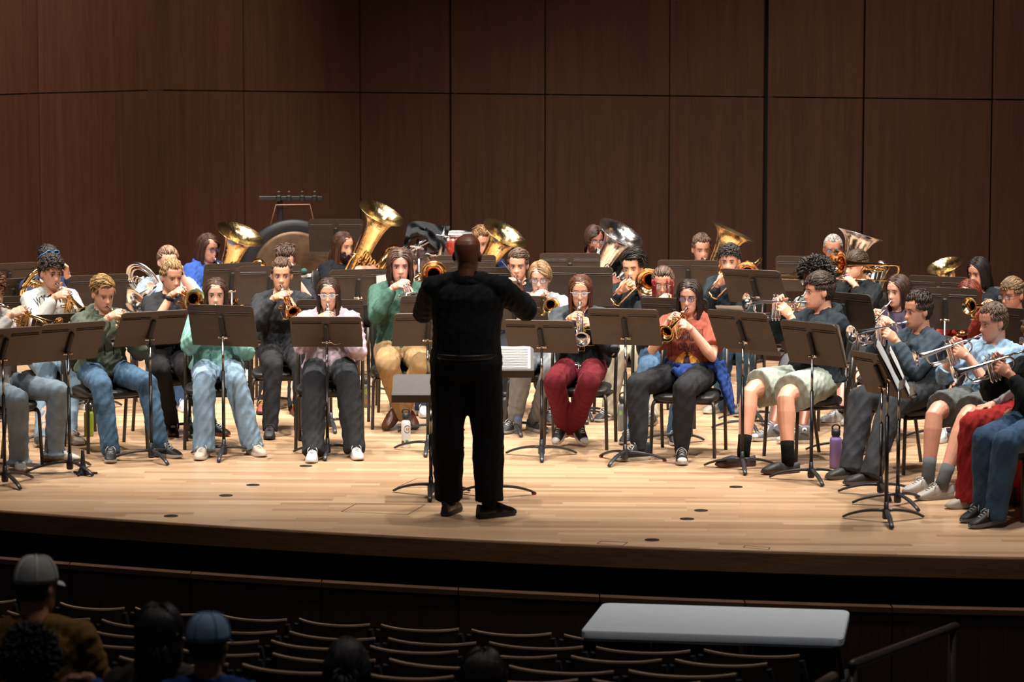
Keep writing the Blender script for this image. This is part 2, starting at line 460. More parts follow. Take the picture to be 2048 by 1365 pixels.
# floor pockets and hatches
for (px, py), lb in zip([(342, 1033), (452, 992), (506, 971), (612, 933), (1472, 975), (1402, 1022), (1374, 1039), (1304, 1081)],
                        ['nearest the left stage edge', 'second from the left stage edge', 'third from the left stage edge',
                         'in front of the pink hoodie player', 'in front of the player in pale shorts', 'upper one of the pair right of the conductor',
                         'lower one of the pair right of the conductor', 'nearest the right stage edge']):
    p = onz(px, py); m = MB()
    m.lathe([(.0, .003), (.034, .004), (.036, .003), (.038, .004), (.044, .0035), (.0455, 0.0008)], 28)
    m.box((0.0, 0, .0042), (.03, .006, .002))
    o = link('floor_socket', m.data('floor_socket', mat('dark_bronze', (.035, .03, .028), .4, .6)), loc=(p.x, p.y, 0),
             label='round dark floor socket ' + lb, cat='floor socket', group='round floor sockets')
def hatch(corners, lb):
    P = [onz(*c) for c in corners]; o = sum(P, Vector()) / len(P); m = MB()
    for a, b in zip(P, P[1:] + P[:1]):
        d = (b - a).normalized(); R = np.array([[d.x, -d.y, 0], [d.y, d.x, 0], [0, 0, 1]])
        m.box(((a + b) / 2 - o + Vector((0, 0, .0006))), ((b - a).length, .006, .0012), R)
    link('floor_hatch', m.data('hatch', mat('joint_line', (.10, .055, .03), .6), smooth=False), loc=o, label=lb, cat='floor hatch')
hatch([(683, 1024), (713, 1008), (850, 1010), (815, 1030)], 'thin outlined hatch in the floor left of the conductor')
hatch([(795, 975), (835, 957), (975, 960), (960, 978)], 'thin outlined hatch in the floor behind the conductor')
hatch([(1194, 1088), (1203, 1083), (1255, 1086), (1246, 1092)], 'small outlined hatch by the stage edge, right of the conductor')
hatch([(1487, 1096), (1490, 1092), (1540, 1096), (1537, 1100)], 'small outlined hatch by the right stage edge')
# ================================================================ THE HOUSE: seats, table, handrails
RIM = mat('seat_lit_edge', (.55, .36, .24), .45)  # pale colour stands in for stage light caught on the thin rim
SEATW = mat('seat_dark_wood', (.050, .026, .015), .5)
SEATF = mat('seat_dark_cloth', (.016, .017, .022), .9)
def seat_proto():
    P = Proto(); w = .225; a = np.linspace(-1, 1, 15)
    def yc(t): return .055 * t * t            # +Y towards the stage: ends wrap forward
    def outline(y0, zt, zb): return None
    m = MB(); rings = []
    for t in a:
        x = w * t; y = yc(t); zt = -.012 + .010 * (abs(t) ** 3); zb = -.43
        rings.append(np.array([(x, y, zt), (x, y + .012, zt), (x, y + .06, zb), (x, y + .045, zb)]))
    m.loft(rings); b = P.add('backrest', m.data('b', SEATW, sharp=40))
    m = MB(); rings = []
    for t in a:
        x = w * t; y = yc(t); zt = .010 * (abs(t) ** 3)
        rings.append(np.array([(x, y - .002, zt), (x, y + .014, zt), (x, y + .014, zt - .010), (x, y - .002, zt - .010)]))
    m.loft(rings); P.add('rim', m.data('r', RIM, smooth=False), b, label='wood edge coloured lighter for the stage light on it')
    m = MB(); rings = []
    for t in a * .9:
        x = w * t; y = yc(t) + .014
        rings.append(np.array([(x, y, -.045), (x, y + .03, -.07), (x, y + .09, -.42), (x, y + .04, -.42)]))
    m.loft(rings); P.add('back_pad', m.data('p', SEATF), b)
    m = MB(); m.rbox((0, .26, -.40), (.42, .40, .09), .03); P.add('seat', m.data('s', SEATF, sharp=50))
    for sx in (-1, 1):
        m = MB(); m.rbox((sx * .262, .20, -.21), (.035, .30, .03), .01); m.rbox((sx * .262, .16, -.53), (.03, .10, .62), .01)
        m.tube([(sx * .238, .05, -.02), (sx * .258, .06, -.12), (sx * .262, .1, -.22)], .014, 8)
        P.add('armrest', m.data('a', SEATF, sharp=50))
    return P
SP = seat_proto()
ROWS = [(-.29, [(-45, 1198, 30, 1203), (120, 1209, 247, 1219), (270, 1219, 406, 1230), (434, 1230, 572, 1242), (598, 1241, 738, 1252), (762, 1253, 917, 1261), (943, 1263, 1102, 1270), (1128, 1273, 1290, 1281), (1315, 1280, 1467, 1286), (1507, 1283, 1671, 1290)]),
        (-.19, [(14, 1226, 178, 1241), (203, 1243, 358, 1257), (384, 1256, 552, 1266), (579, 1267, 749, 1280), (776, 1280, 951, 1289), (978, 1288, 1165, 1297), (1192, 1298, 1380, 1305), (1408, 1303, 1598, 1314)]),
        (-.07, [(-20, 1244, 146, 1260), (174, 1261, 330, 1276), (350, 1275, 516, 1286), (542, 1285, 715, 1299), (740, 1296, 915, 1306), (943, 1305, 1112, 1315), (1142, 1316, 1323, 1323), (1350, 1323, 1534, 1331)]),
        (.03, [(-40, 1262, 120, 1280), (145, 1282, 325, 1297), (345, 1297, 516, 1312), (545, 1311, 749, 1324), (778, 1322, 985, 1337), (1018, 1336, 1226, 1347), (1257, 1345, 1472, 1352)]),
        (.16, [(238, 1318, 455, 1332), (485, 1333, 690, 1347), (720, 1348, 906, 1357), (940, 1357, 1155, 1364), (1185, 1364, 1400, 1369)])]
ordn = ['leftmost', 'second from the left', 'third from the left', 'fourth from the left', 'fifth from the left', 'sixth from the left', 'seventh from the left', 'eighth from the left', 'ninth from the left', 'rightmost']
rown = ['front row', 'second row', 'third row', 'fourth row', 'fifth row']
for k, (z, row) in enumerate(ROWS):
    for i, (xl, yl, xr, yr) in enumerate(row):
        A, B = onz(xl, yl, z), onz(xr, yr, z)
        d = (B - A); wd = d.length; d.normalize()
        M = frame((-d.y, d.x, 0), (0, 0, 1), tuple((A + B) / 2 - Vector((-d.y, d.x, 0)) * .055)) @ Matrix.Diagonal((wd / .45, 1, 1, 1))
        pos = 'rightmost' if i == len(row) - 1 else ordn[i]
        SP.place('auditorium_seat', M, 'dark auditorium seat with pale curved back edge, %s in the %s' % (pos, rown[k]), 'seat', 'auditorium seats in front of the stage')
# table
tz = -.22
tc = [onz(*c, tz) for c in [(1160, 1262), (1687, 1278), (1700, 1221), (1205, 1206)]]
o = sum(tc, Vector()) / 4
TM = mat('pale_grey_tabletop', (.66, .72, .78), .5, var=.03)
def rounded(P, r, n=5):
    out = []
    for i in range(len(P)):
        p, a, b = P[i], P[i - 1], P[(i + 1) % len(P)]
        u = (a - p).normalized() * r; v = (b - p).normalized() * r
        for t in np.linspace(0, 1, n): out.append(p + u * (1 - t) ** 2 + v * t ** 2)
    return out
r = rootobj('folding_table', (o.x, o.y, -1.05), 'long pale grey folding table standing between the stage and the front row', 'table')
loc = [Vector((c.x - o.x, c.y - o.y, .83)) for c in tc]
def inset(P, k): return [q * 1 if k == 0 else Vector((q.x * (1 - k), q.y * (1 - k), q.z)) for q in P]
m = MB(); R = rounded(loc, .06)
rg = []
for s, dz in ((.965, 0.0), (.99, 0.0), (1.0, -.008), (1.0, -.042), (.985, -.05), (.93, -.05), (.93, -.062), (.2, -.062)):
    rg.append(np.array([(q.x * s, q.y * s, q.z + dz) for q in R]))
m.loft(rg[::-1]); link('table_top', m.data('top', TM, sharp=35), r)
for sx in (-.66, .66):
    m = MB()
    ux = (loc[1] - loc[0]).normalized(); uy = Vector((-ux.y, ux.x, 0))
    for sy in (-.22, .22):
        p = ux * sx * .9 + uy * sy; m.tube([p + Vector((0, 0, .77)), p + Vector((0, 0, 0.0))], .014, 8)
    p = ux * sx * .9; m.tube([p + uy * -.22 + Vector((0, 0, .2)), p + uy * .22 + Vector((0, 0, .2))], .012, 8)
    link('leg', m.data('tleg', mat('grey_steel', (.25, .26, .28), .4, .8)), r)
# handrails
RAILT = mat('dark_bronze_rail', (.075, .055, .042), .35, .6)
A = at(1702, 1332, 13.6); B = at(1911, 1254, 15.3); e = (B - A).normalized()
r = rootobj('handrail', (A.x, A.y, -.9), 'sloping bronze handrail at the right end of the seat rows', 'handrail')
o = r.location
m = MB(); m.tube([A - o, A + e * .02 - o, B - o, B + e * .02 - o], [.021, .0235, .0235, .019], 14); link('rail', m.data('rail', RAILT), r)
for P, zb in ((A + e * .03, -.9), (B - e * .06, -1.1)):
    m = MB(); m.tube([P - o - Vector((0, 0, .01)), (P.x - o.x, P.y - o.y, zb + .9)], .020, 10); link('post', m.data('post', RAILT), r)
A = at(1668, 1354, 12.6); B = at(1560, 1420, 11.6); e = (B - A).normalized()
r = rootobj('handrail', (A.x, A.y, -.8), 'end of a bronze handrail just rising into the picture at bottom right', 'handrail'); o = r.location
m = MB(); m.tube([A - e * .0 - o, A + e * .02 - o, B - o], [.019, .0235, .0235], 14); link('rail', m.data('rail', RAILT), r)
m = MB(); m.tube([A + e * .06 - o, (A.x + e.x * .06 - o.x, A.y + e.y * .06 - o.y, 0)], .02, 10); link('post', m.data('post', RAILT), r)
# ================================================================ STANDS, CHAIRS, INSTRUMENTS
def desk_meshes():
    w, h, t = .508, .3175, .006
    m = MB()
    out = []
    for cx, cz, a0 in ((w / 2 - .03, h - .03, 0), (-w / 2 + .03, h - .03, 90)):
        for k in range(5):
            a = math.radians(a0 + k * 22.5); out.append((cx + .03 * math.cos(a), cz + .03 * math.sin(a)))
    out += [(-w / 2, 0), (w / 2, 0)]
    m.loft([np.array([(x, y, z) for x, z in out]) for y in (0, -t)])   # audience side at y=0, player's side at y=-t
    # pressed ridges near the top, interrupted by the centre channel
    for z in (h - .052, h - .066):
        for sx in (-1, 1): m.rbox((sx * .135, .0022, z), (.212, .006, .0055), .002)
    desk = m.data('desk', STANDM, smooth=False)
    m = MB(); m.rbox((0, -.030, .003), (w, .055, .006), .002); m.rbox((0, -.056, .014), (w, .004, .022), .001)
    lip = m.data('lip', STANDM, smooth=False)
    m = MB(); m.rbox((0, .012, .155), (.034, .024, .17), .008)
    chan = m.data('channel', BLACK, smooth=False)
    m = MB(); m.tube([(-.028, .022, .075), (.028, .022, .075)], .008, 10); m.ell((-.030, .022, .075), (.009, .009, .009), n=8, m=6); m.ell((.030, .022, .075), (.009, .009, .009), n=8, m=6)
    m.tube([(0, .022, .085), (0, .022, .055)], .012, 10)
    knob = m.data('knob', mat('nickel_knob', (.75, .62, .45), .2, 1.0))
    m = MB(); m.tube([(0, 0, 0), (0, 0, 1)], .0085, 12); tube = m.data('inner', CHROMED)
    m = MB(); m.tube([(0, 0, 0), (0, 0, 1)], .0125, 12); tube2 = m.data('outer', POLEM)
    m = MB(); m.lathe([(.02, .02), (.024, .03), (.024, .07), (.016, .085), (.014, .13)], 16); hub = m.data('hub', STANDLEG)
    P = []
    for k in range(9):
        t = k / 8; x = .015 + .275 * t; z = .062 * math.cos(t * PI / 2) ** .8 + .012
        P.append((x, 0, max(z, .009)))
    m = MB(); m.tube(P, [(.014 + .004 * (1 - abs(2 * i / 8 - 1)), .008 + .003 * (1 - i / 8)) for i in range(9)], 10, side=(0, 1, 0))
    leg = m.data('leg', STANDLEG)
    m = MB(); m.rbox((0.283, 0, .010), (.03, .024, .014), .004); tape = m.data('tape', mat('red_tape', (.6, .03, .03), .6))
    return desk, lip, chan, knob, tube, tube2, hub, leg, tape
DK = desk_meshes()
STANDS = []
def stand(tx, ty, D, psi, tilt, label, base=None, paper=None, legrot=-90, tape=False, flip=False, grp='black music stands'):
    """tx,ty: pixel of the desk's top edge middle; psi: player's heading (0 = towards the camera)"""
    ps = math.radians(psi); f = Vector((math.sin(ps), -math.cos(ps), 0)); ti = math.radians(tilt)
    h = .3175
    up = (Vector((0, 0, 1)) * math.cos(ti) + f * math.sin(ti))
    nrm = (f * math.cos(ti) - Vector((0, 0, 1)) * math.sin(ti))       # audience-side normal, faces down
    if base is not None:
        b = onz(*base); D = b.y + 0.0
    T = at(tx, ty, D + (up.y * h * .55 + nrm.y * -.0))
    lowc = T - up * h
    piv = lowc + up * .08 + nrm * .024
    bx, by = piv.x, piv.y
    if base is not None: by = b.y; bx = b.x; sh = Vector((bx, by, 0)) - Vector((piv.x, piv.y, 0)); lowc += sh; piv += sh
    root = rootobj('music_stand', (bx, by, 0), label, 'music stand', grp)
    # desk: local +Z = up, +Y = nrm (audience side), +X = nrm x up
    M = frame(nrm, up, tuple(lowc - Vector((bx, by, 0))))
    d = link('desk', DK[0], root); d.matrix_local = M
    link('lip', DK[1], d); link('bracket', DK[2], d); link('knob', DK[3], d, label='small shiny metal knob')
    H = piv.z; zs = max(H - .22 - .02, .35)
    i = link('upper_pole', DK[4], root, loc=(0, 0, zs - .05)); i.scale = (1, 1, H - zs + .05)
    i = link('lower_pole', DK[5], root, loc=(0, 0, .06)); i.scale = (1, 1, zs - .06)
    hb = link('hub', DK[6], root)
    for k in range(3):
        l = link('leg', DK[7], root); l.rotation_euler = (0, 0, math.radians(legrot + 120 * k))
        if tape and k: link('tape', DK[8], l)
    Mw = Matrix.Translation((bx, by, 0)) @ M
    for (ox, oz, w, hh, rz, lb) in (paper or ()):
        mb = MB(); c = math.cos(rz); s_ = math.sin(rz); R = np.array([[c, 0, s_], [0, 1, 0], [-s_, 0, c]])
        nx, nz = 5, 5; vs = []; fs = []
        for a in range(nx):
            for b_ in range(nz):
                q = R @ V((a / (nx - 1) - .5) * w, 0, (b_ / (nz - 1) - .5) * hh)
                vs.append((ox + q[0], -.010 - .006 * math.sin(a * 1.3 + b_) ** 2, oz + q[2]))
        for a in range(nx - 1):
            for b_ in range(nz - 1): i0 = a * nz + b_; fs.append((i0, i0 + 1, i0 + nz + 1, i0 + nz))
        mb.add(vs, fs); mb.add([(x, y - .003, z) for x, y, z in vs], [f_[::-1] for f_ in fs])
        o = link('sheet_music', mb.data('sheet', PAPER), label=lb, cat='sheet music'); o.matrix_world = Mw
    STANDS.append((root, Mw)); return root, Mw
def chair_proto():
    P = Proto()    # origin on the floor under the seat middle, +Y = the way the sitter faces
    m = MB(); rings = []
    for z, s, in ((.395, .90), (.405, .97), (.43, 1.0), (.448, .98), (.458, .90), (.460, .5)):
        pts = []
        for a in np.linspace(0, 2 * PI, 28, endpoint=False):
            c, s_ = math.cos(a), math.sin(a); e = .45
            x = abs(c) ** e * np.sign(c) * .232; y = abs(s_) ** e * np.sign(s_) * .222
            x *= (1 + .06 * y / .22)
            pts.append((x * s, y * s, z - (.012 if y > .17 and z > .44 else 0)))
        rings.append(np.array(pts))
    m.loft(rings); P.add('seat', m.data('seat', PADM))
    m = MB(); rings = []
    for t in np.linspace(0, 1, 9):
        z = .56 + .36 * t; y = -.215 - .07 * t; w = .215 * (1 - .9 * abs(t - .5) ** 5 * 4); th = .026 * (1 - abs(2 * t - 1) ** 6 * .7)
        pts = []
        for a in np.linspace(0, 2 * PI, 20, endpoint=False):
            c, s_ = math.cos(a), math.sin(a); x = abs(c) ** .5 * np.sign(c) * w
            pts.append((x, y + abs(s_) ** .6 * np.sign(s_) * th + .05 * (x / .22) ** 2, z))
        rings.append(np.array(pts))
    m.loft(rings); P.add('backrest', m.data('back', PADM))
    for sx in (-1, 1):
        m = MB(); m.tube([(sx * .205, .17, .40), (sx * .215, .185, .385), (sx * .222, .19, .36), (sx * .232, .205, .0)], .013, 10)
        P.add('leg', m.data('fleg', CHLEG))
        m = MB(); m.tube([(sx * .235, -.245, .74), (sx * .238, -.225, .60), (sx * .238, -.19, .45), (sx * .235, -.19, .36), (sx * .235, -.25, .0)], .013, 10)
        P.add('leg', m.data('rleg', CHLEG))
    m = MB()
    for sx in (-1, 1): m.tube([(sx * .225, -.19, .385), (sx * .21, .18, .385)], .011, 8)
    for y in (-.17, .16): m.tube([(-.22, y, .388), (.22, y, .388)], .011, 8)
    P.add('seat_frame', m.data('frame', CHLEG))
    return P
CHP = chair_proto()
def chair(x, y, psi, label):
    ps = math.radians(psi)
    return CHP.place('orchestra_chair', frame((math.sin(ps), -math.cos(ps), 0), (0, 0, 1), (x, y, 0)), label, 'chair', 'black orchestra chairs')
def mouthpiece(s=1.0, M=None):
    m = MB(); m.lathe([(.004 * s, .002), (.0085 * s, .001), (.0135 * s, 0), (.0138 * s, .004), (.012 * s, .010), (.0095 * s, .022), (.0055 * s, .034), (.005 * s, .05), (.0062 * s, .085)], 16, M)
    return m
YM = Matrix.Rotation(-PI / 2, 4, 'X')     # lathe z -> +Y
def flare(r0, r1, L, n=16, p=.62, M=None, y1=0, thick=.0016):
    """bell: mouth at y=y1, narrowing backwards to r0 over L; open, two-sided shell"""
    prof = []
    for i in range(n + 1):
        t = (i / n) ** 2.2; x = t * L
        r = r0 + (r1 - r0) * (1 / (1 + (x / (L * .085)) ** .95) - 1 / (1 + (1 / .085) ** .95)) / (1 - 1 / (1 + (1 / .085) ** .95))
        prof.append((r, y1 - x))
    out = prof[::-1]
    inner = [(max(r - thick, .002), h) for r, h in prof]
    rim = [(r1 + .0018, y1 - .001), (r1 + .002, y1 + .0012), (r1 - .0005, y1 + .0015)]
    return out[:-1] + rim + inner
def trumpet_proto(ma, mb_, flugel=False):
    P = Proto()
    m = mouthpiece(1, YM); P.add('mouthpiece', m.data('mp', SILVER), label='silver mouthpiece')
    m = MB(); R1 = .061 if not flugel else .078
    prof = flare(.0085 if not flugel else .013, R1, .34)
    m.lathe(prof, 32, Matrix.Translation((-.018, .485, 0)) @ YM, cap=False)
    bell = P.add('bell', m.data('bell', ma))
    m = MB()
    m.tube([(-.018, .155, 0)] + [(-.018, .135 - .042 * math.sin(a), -.042 + .042 * math.cos(a)) for a in np.linspace(0, PI, 9)] + [(-.018, .20, -.084)], .0076, 10)
    m.tube([(0.018, .06, 0), (.018, .355, 0)] + [(.018, .36 + .042 * math.sin(a), -.042 + .042 * math.cos(a)) for a in np.linspace(0, PI, 9)] + [(.018, .27, -.084)], .0068, 10)
    m.tube([(0, .055, 0), (.008, .065, 0), (.018, .085, 0)], .006, 8)
    m.tube([(-.018, .345, -.002), (.018, .345, -.002)], .0035, 6); m.tube([(-.018, .15, -.002), (.018, .15, -.002)], .0035, 6)
    m.tube([(.018, .335, 0), (.018, .335, -.084)], .003, 6)
    P.add('tubing', m.data('tubing', ma))
    m = MB(); m.tube([(.012, .262, -.10), (.012, .36, -.10)] + [(.012 + .014 - .014 * math.cos(a), .36 + .014 * math.sin(a), -.10) for a in np.linspace(0, PI, 6)] + [(.040, .262, -.10)], .0052, 8)
    m.tube([(-.012, .20, -.05), (-.012, .13, -.05), (-.012, .12, -.06), (-.012, .13, -.07), (-.012, .2, -.07)], .0052, 8)
    m.tube([(.006, .229, -.06), (.05, .229, -.06), (.056, .229, -.07), (.05, .229, -.08), (.006, .229, -.08)], .0052, 8)
    P.add('valve_slide', m.data('slides', mb_))
    for y in (.205, .231, .257):
        m = MB(); m.lathe([(.0115, -.123), (.0115, -.122), (.0118, -.115), (.0108, -.112), (.0108, .012), (.0120, .014), (.0120, .024), (.007, .026)], 14)
        m.lathe([(.004, -.135), (.007, -.131), (.007, -.123)], 10)
        v = P.add('valve', m.data('valve', ma), M=Matrix.Translation((0, y, 0)))
        m = MB(); m.tube([(0, 0, .02), (0, 0, .048)], .003, 8); m.lathe([(.0085, .046), (.009, .049), (.008, .051)], 12)
        P.add('finger_button', m.data('btn', SILVER), v)
    return P
def trombone_proto(ma, ext=.12):
    P = Proto()
    m = mouthpiece(1.5, YM); P.add('mouthpiece', m.data('mp', SILVER), label='silver mouthpiece')
    A, B = (0, 0), (-.062, -.055)
    E = .70 + ext
    m = MB(); m.tube([(0, .06, 0), (0, .36, 0)], .0066, 8); m.tube([(B[0], .05, B[1]), (B[0], .36, B[1])], .0066, 8)
    m.tube([(A[0], .085, A[1]), (B[0], .085, B[1])], .007, 8)
    P.add('inner_slide', m.data('inner', SILVER))
    m = MB(); c = ((A[0] + B[0]) / 2, (A[1] + B[1]) / 2); r = math.hypot(A[0] - B[0], A[1] - B[1]) / 2
    ux, uz = (A[0] - c[0]) / r, (A[1] - c[1]) / r
    y0 = .12 + ext
    m.tube([(A[0], y0, A[1]), (A[0], E, A[1])] + [(c[0] + ux * r * math.cos(a), E + r * math.sin(a), c[1] + uz * r * math.cos(a)) for a in np.linspace(.15, PI - .15, 8)] + [(B[0], E, B[1]), (B[0], y0, B[1])], .0080, 10)
    m.tube([(A[0], y0 + .02, A[1]), (B[0], y0 + .02, B[1])], .006, 8)
    m.ell((c[0], E + r + .008, c[1]), (.009, .014, .009), n=10, m=6)
    P.add('slide', m.data('slide', ma))
    C = (-.205, .03); yb = -.34
    m = MB(); c = ((B[0] + C[0]) / 2, (B[1] + C[1]) / 2); r = math.hypot(B[0] - C[0], B[1] - C[1]) / 2; ux, uz = (B[0] - c[0]) / r, (B[1] - c[1]) / r
    m.tube([(B[0], .05, B[1]), (B[0], yb, B[1])] + [(c[0] + ux * r * math.cos(a), yb - r * math.sin(a), c[1] + uz * r * math.cos(a)) for a in np.linspace(.12, PI - .12, 10)] + [(C[0], yb, C[1]), (C[0], -.12, C[1])],
           [.0075] * 2 + list(np.linspace(.008, .0105, 10)) + [.0105, .0115], 12)
    for y in (-.02, -.30): m.tube([(B[0], y, B[1]), (C[0], y, C[1])], .005, 8)
    P.add('bell_tubing', m.data('belltube', ma))
    m = MB(); m.lathe(flare(.012, .108, .48), 36, Matrix.Translation((C[0], .28, C[1])) @ YM, cap=False); P.add('bell', m.data('bell', GOLD if ma is not SILVER else ma))
    m = MB(); m.tube(arc((C[0] + .07, -.20, C[1] - .02), .045, 0, 2 * PI, 14, 'xy'), .0075, 8); m.tube(arc((C[0] + .07, -.24, C[1] - .02), .035, 0, 2 * PI, 14, 'xy'), .0075, 8)
    m.tube([(C[0] + .03, -.12, C[1] - .02), (C[0] + .03, -.05, C[1] - .02)], .02, 12)
    P.add('valve_coil', m.data('coil', ma))
    return P
def tuba_mesh(L, s, ma, r1=.21):
    """tuba with bell mouth at local origin, axis -Z; branch towards +X; scale s on tubing"""
    P = Proto()
    m = MB(); pr = flare(.062 * s, r1, L * .86, 20, thick=.003)
    pr = [(r + max(0, .0), h) for r, h in pr]
    m.lathe(pr, 40, cap=False); P.add('bell', m.data('bell', BELLS if ma is SILVER else BELLB))
    B = MB(); w = .20 * s; zb = -L + w * .5
    a = np.linspace(0, PI, 11)
    B.tube([(0, 0, -L * .80)] + [(w / 2 - w / 2 * math.cos(t), 0, zb - w / 2 * math.sin(t) + .03) for t in a] + [(w, 0, -L * .55), (w + .005, 0, -L * .33)],
           [.064 * s] + list(np.linspace(.062, .05, 11) * s) + [.044 * s, .036 * s], 18)
    B.tube([(w + .005, 0, -L * .34)] + [(w + .045 * s - .04 * s * math.cos(t) + .0, 0, -L * .33 + .05 * s * math.sin(t)) for t in a] + [(w + .085 * s, 0, -L * .6), (w + .06 * s, -.02, -L * .72)],
           [.036 * s] + list(np.linspace(.036, .028, 11) * s) + [.024 * s, .018 * s], 14)
    P.add('outer_branch', B.data('branch', ma))
    m = MB()
    for k in range(4):
        x = -.005 + k * .045 * s
        m.lathe([(.017 * s, -L * .70), (.017 * s, -L * .50), (.0185 * s, -L * .50), (.0185 * s, -L * .48), (.008 * s, -L * .475), (.008 * s, -L * .455), (.012 * s, -L * .452)], 14, Matrix.Translation((x, -.085 * s, 0)))
    P.add('valves', m.data('valves', SILVER if ma is SILVER else ma))
    m = MB()
    for k in range(4):
        x = -.01 + k * .045 * s; z0 = -L * .54 - .02 * k
        pts = [(x, -.085 * s, z0)] + [(x, -.085 * s - .035 * s * math.sin(t), z0 - .10 * s * t / PI * (1 + .3 * k)) for t in np.linspace(.1, PI, 8)]
        m.tube(pts, .0085 * s, 8)
        m.tube([(x + .02 * s, -.07 * s, z0 + .01), (x + .02 * s, -.085 * s, z0 + .14 * s), (x + .03 * s, -.085 * s, z0 + .155 * s), (x + .045 * s, -.085 * s, z0 + .14 * s), (x + .045 * s, -.07 * s, z0)], .0085 * s, 8)
    m.tube([(-.05 * s, -.07 * s, -L * .45), (-.08 * s, -.08 * s, -L * .5), (-.08 * s, -.08 * s, -L * .66), (-.04 * s, -.085 * s, -L * .7), (.02, -.085 * s, -L * .69)], .010 * s, 8)
    P.add('valve_tubing', m.data('vt', ma))
    return P
def tuba(px, py, D, axis, mouth, ma, label, s=1.0, zbot=.60, r1=.21, kind='tuba', L=None, branch=(1, 0, 0)):
    c = at(px, py, D); ax = Vector(axis).normalized()
    if L is None: L = min(max((c.z - zbot) / ax.z, .5), 1.0)
    X = Vector(branch); Yv = ax.cross(X).normalized(); X = Yv.cross(ax)
    M = Matrix.Identity(4)
    for i in range(3): M[i][0] = X[i]; M[i][1] = Yv[i]; M[i][2] = ax[i]; M[i][3] = c[i]
    r = tuba_mesh(L, s, ma, r1).place(kind, M, label, kind, None)
    if mouth is not None:
        Mi = M.inverted(); q = Mi @ Vector(mouth); e = Vector((-.05 * s, -.07 * s, -L * .45)); mid = (q + e) / 2 + Vector((-.02, -.03, .02))
        d0 = (mid - q).normalized()
        m = MB(); m.tube([q + d0 * .06, mid, e], .0075 * s + .001, 8); lp = link('leadpipe', m.data('lead', ma), r)
        F = (M.to_3x3() @ d0); Mm = M.inverted() @ frame(F, (0.01, .02, 1), tuple(mouth))
        o = link('mouthpiece', mouthpiece(1.7, YM).data('mp', SILVER), r); o.matrix_local = Mm
    return r, M, L
def horn_proto(ma):
    P = Proto(); m = MB()
    m.lathe(flare(.02, .15, .36, 18, thick=.002), 36, YM, cap=False); P.add('bell', m.data('bell', ma))
    m = MB()
    for k, (r, dx) in enumerate(((.17, 0), (.15, .03), (.12, .05))):
        m.tube(arc((.16, -.30, .02), r, 0, 2 * PI, 26, 'xz'), .012 - .002 * k, 10, closed=False)
    m.tube([(0, -.36, 0), (.0, -.33, .0), (.05, -.31, -.08)], .017, 10)
    P.add('coil', m.data('coil', ma))
    m = MB()
    for k in range(3): m.lathe([(.02, -.02), (.024, 0), (.024, .03), (.018, .05)], 12, Matrix.Translation((.10 + .05 * k, -.34, .02)) @ YM)
    for k in range(5): m.tube(arc((.10 + .03 * k, -.29, -.02 + .01 * k), .05, 0, PI, 8, 'xz'), .006, 8)
    P.add('valve_cluster', m.data('vc', ma))
    return P
TP = {'brass': trumpet_proto(BRASS, BRASS), 'silver': trumpet_proto(SILVER, SILVER), 'gold': trumpet_proto(GOLD, BRASS), 'flugel': trumpet_proto(GOLD, BRASS, True)}
TB = {0: trombone_proto(BRASS, .05)}
HP = {'silver': horn_proto(SILVER), 'brass': horn_proto(BRASS)}
# ================================================================ PEOPLE
def interp(zs, vs, z): return np.interp(z, zs, vs)
HZ = [-.120, -.114, -.100, -.080, -.055, -.030, 0, .03, .06, .085, .105, .116, .121]
HF = [.050, .070, .084, .088, .087, .085, .084, .088, .084, .070, .046, .022, .002]
HB = [.020, .010, -.015, -.045, -.070, -.084, -.094, -.100, -.098, -.084, -.056, -.030, -.012]
HW = [.016, .030, .043, .053, .060, .064, .069, .073, .0735, .066, .048, .028, .006]
def head_pts(z, a):
    """surface point of the head, local x right, y forward, z up; a=0 right, pi/2 front"""
    yf, yb, w = interp(HZ, HF, z), interp(HZ, HB, z), interp(HZ, HW, z)
    c, s = np.cos(a), np.sin(a)
    e = .86
    x = np.sign(c) * np.abs(c) ** e * w
    mid = (yf + yb) / 2 - .004; h = np.where(s > 0, yf - mid, mid - yb)
    y = mid + np.sign(s) * np.abs(s) ** e * h
    fr = s > 0
    g = lambda cx, cz, sx, sz: np.exp(-((x - cx) / sx) ** 2 - ((z - cz) / sz) ** 2) * fr
    y = y + .019 * g(0, -.036, .013, .013) + .011 * g(0, -.016, .009, .022) + .006 * g(.011, -.040, .007, .008) + .006 * g(-.011, -.040, .007, .008)
    y = y - .010 * g(.031, -.001, .017, .012) - .010 * g(-.031, -.001, .017, .012) + .004 * g(.03, .022, .02, .008) + .004 * g(-.03, .022, .02, .008)
    y = y + .006 * g(0, -.066, .024, .010) - .003 * g(0, -.085, .02, .006) + .005 * g(0, -.104, .022, .012) + .003 * g(.042, -.035, .016, .016) + .003 * g(-.042, -.035, .016, .016)
    return x, y
def head_grid(mb, T, k):
    na, nz = 56, 44; a = np.linspace(0, 2 * PI, na, endpoint=False); rings = []
    zs = -.1195 + .2400 * (1 - np.cos(np.linspace(0.05, PI - .05, nz))) / 2
    for z in zs:
        x, y = head_pts(np.full(na, z), a); rings.append(T(np.stack([x, y, np.full(na, z)], 1) * k))
    mb.loft(rings)
class P_: pass
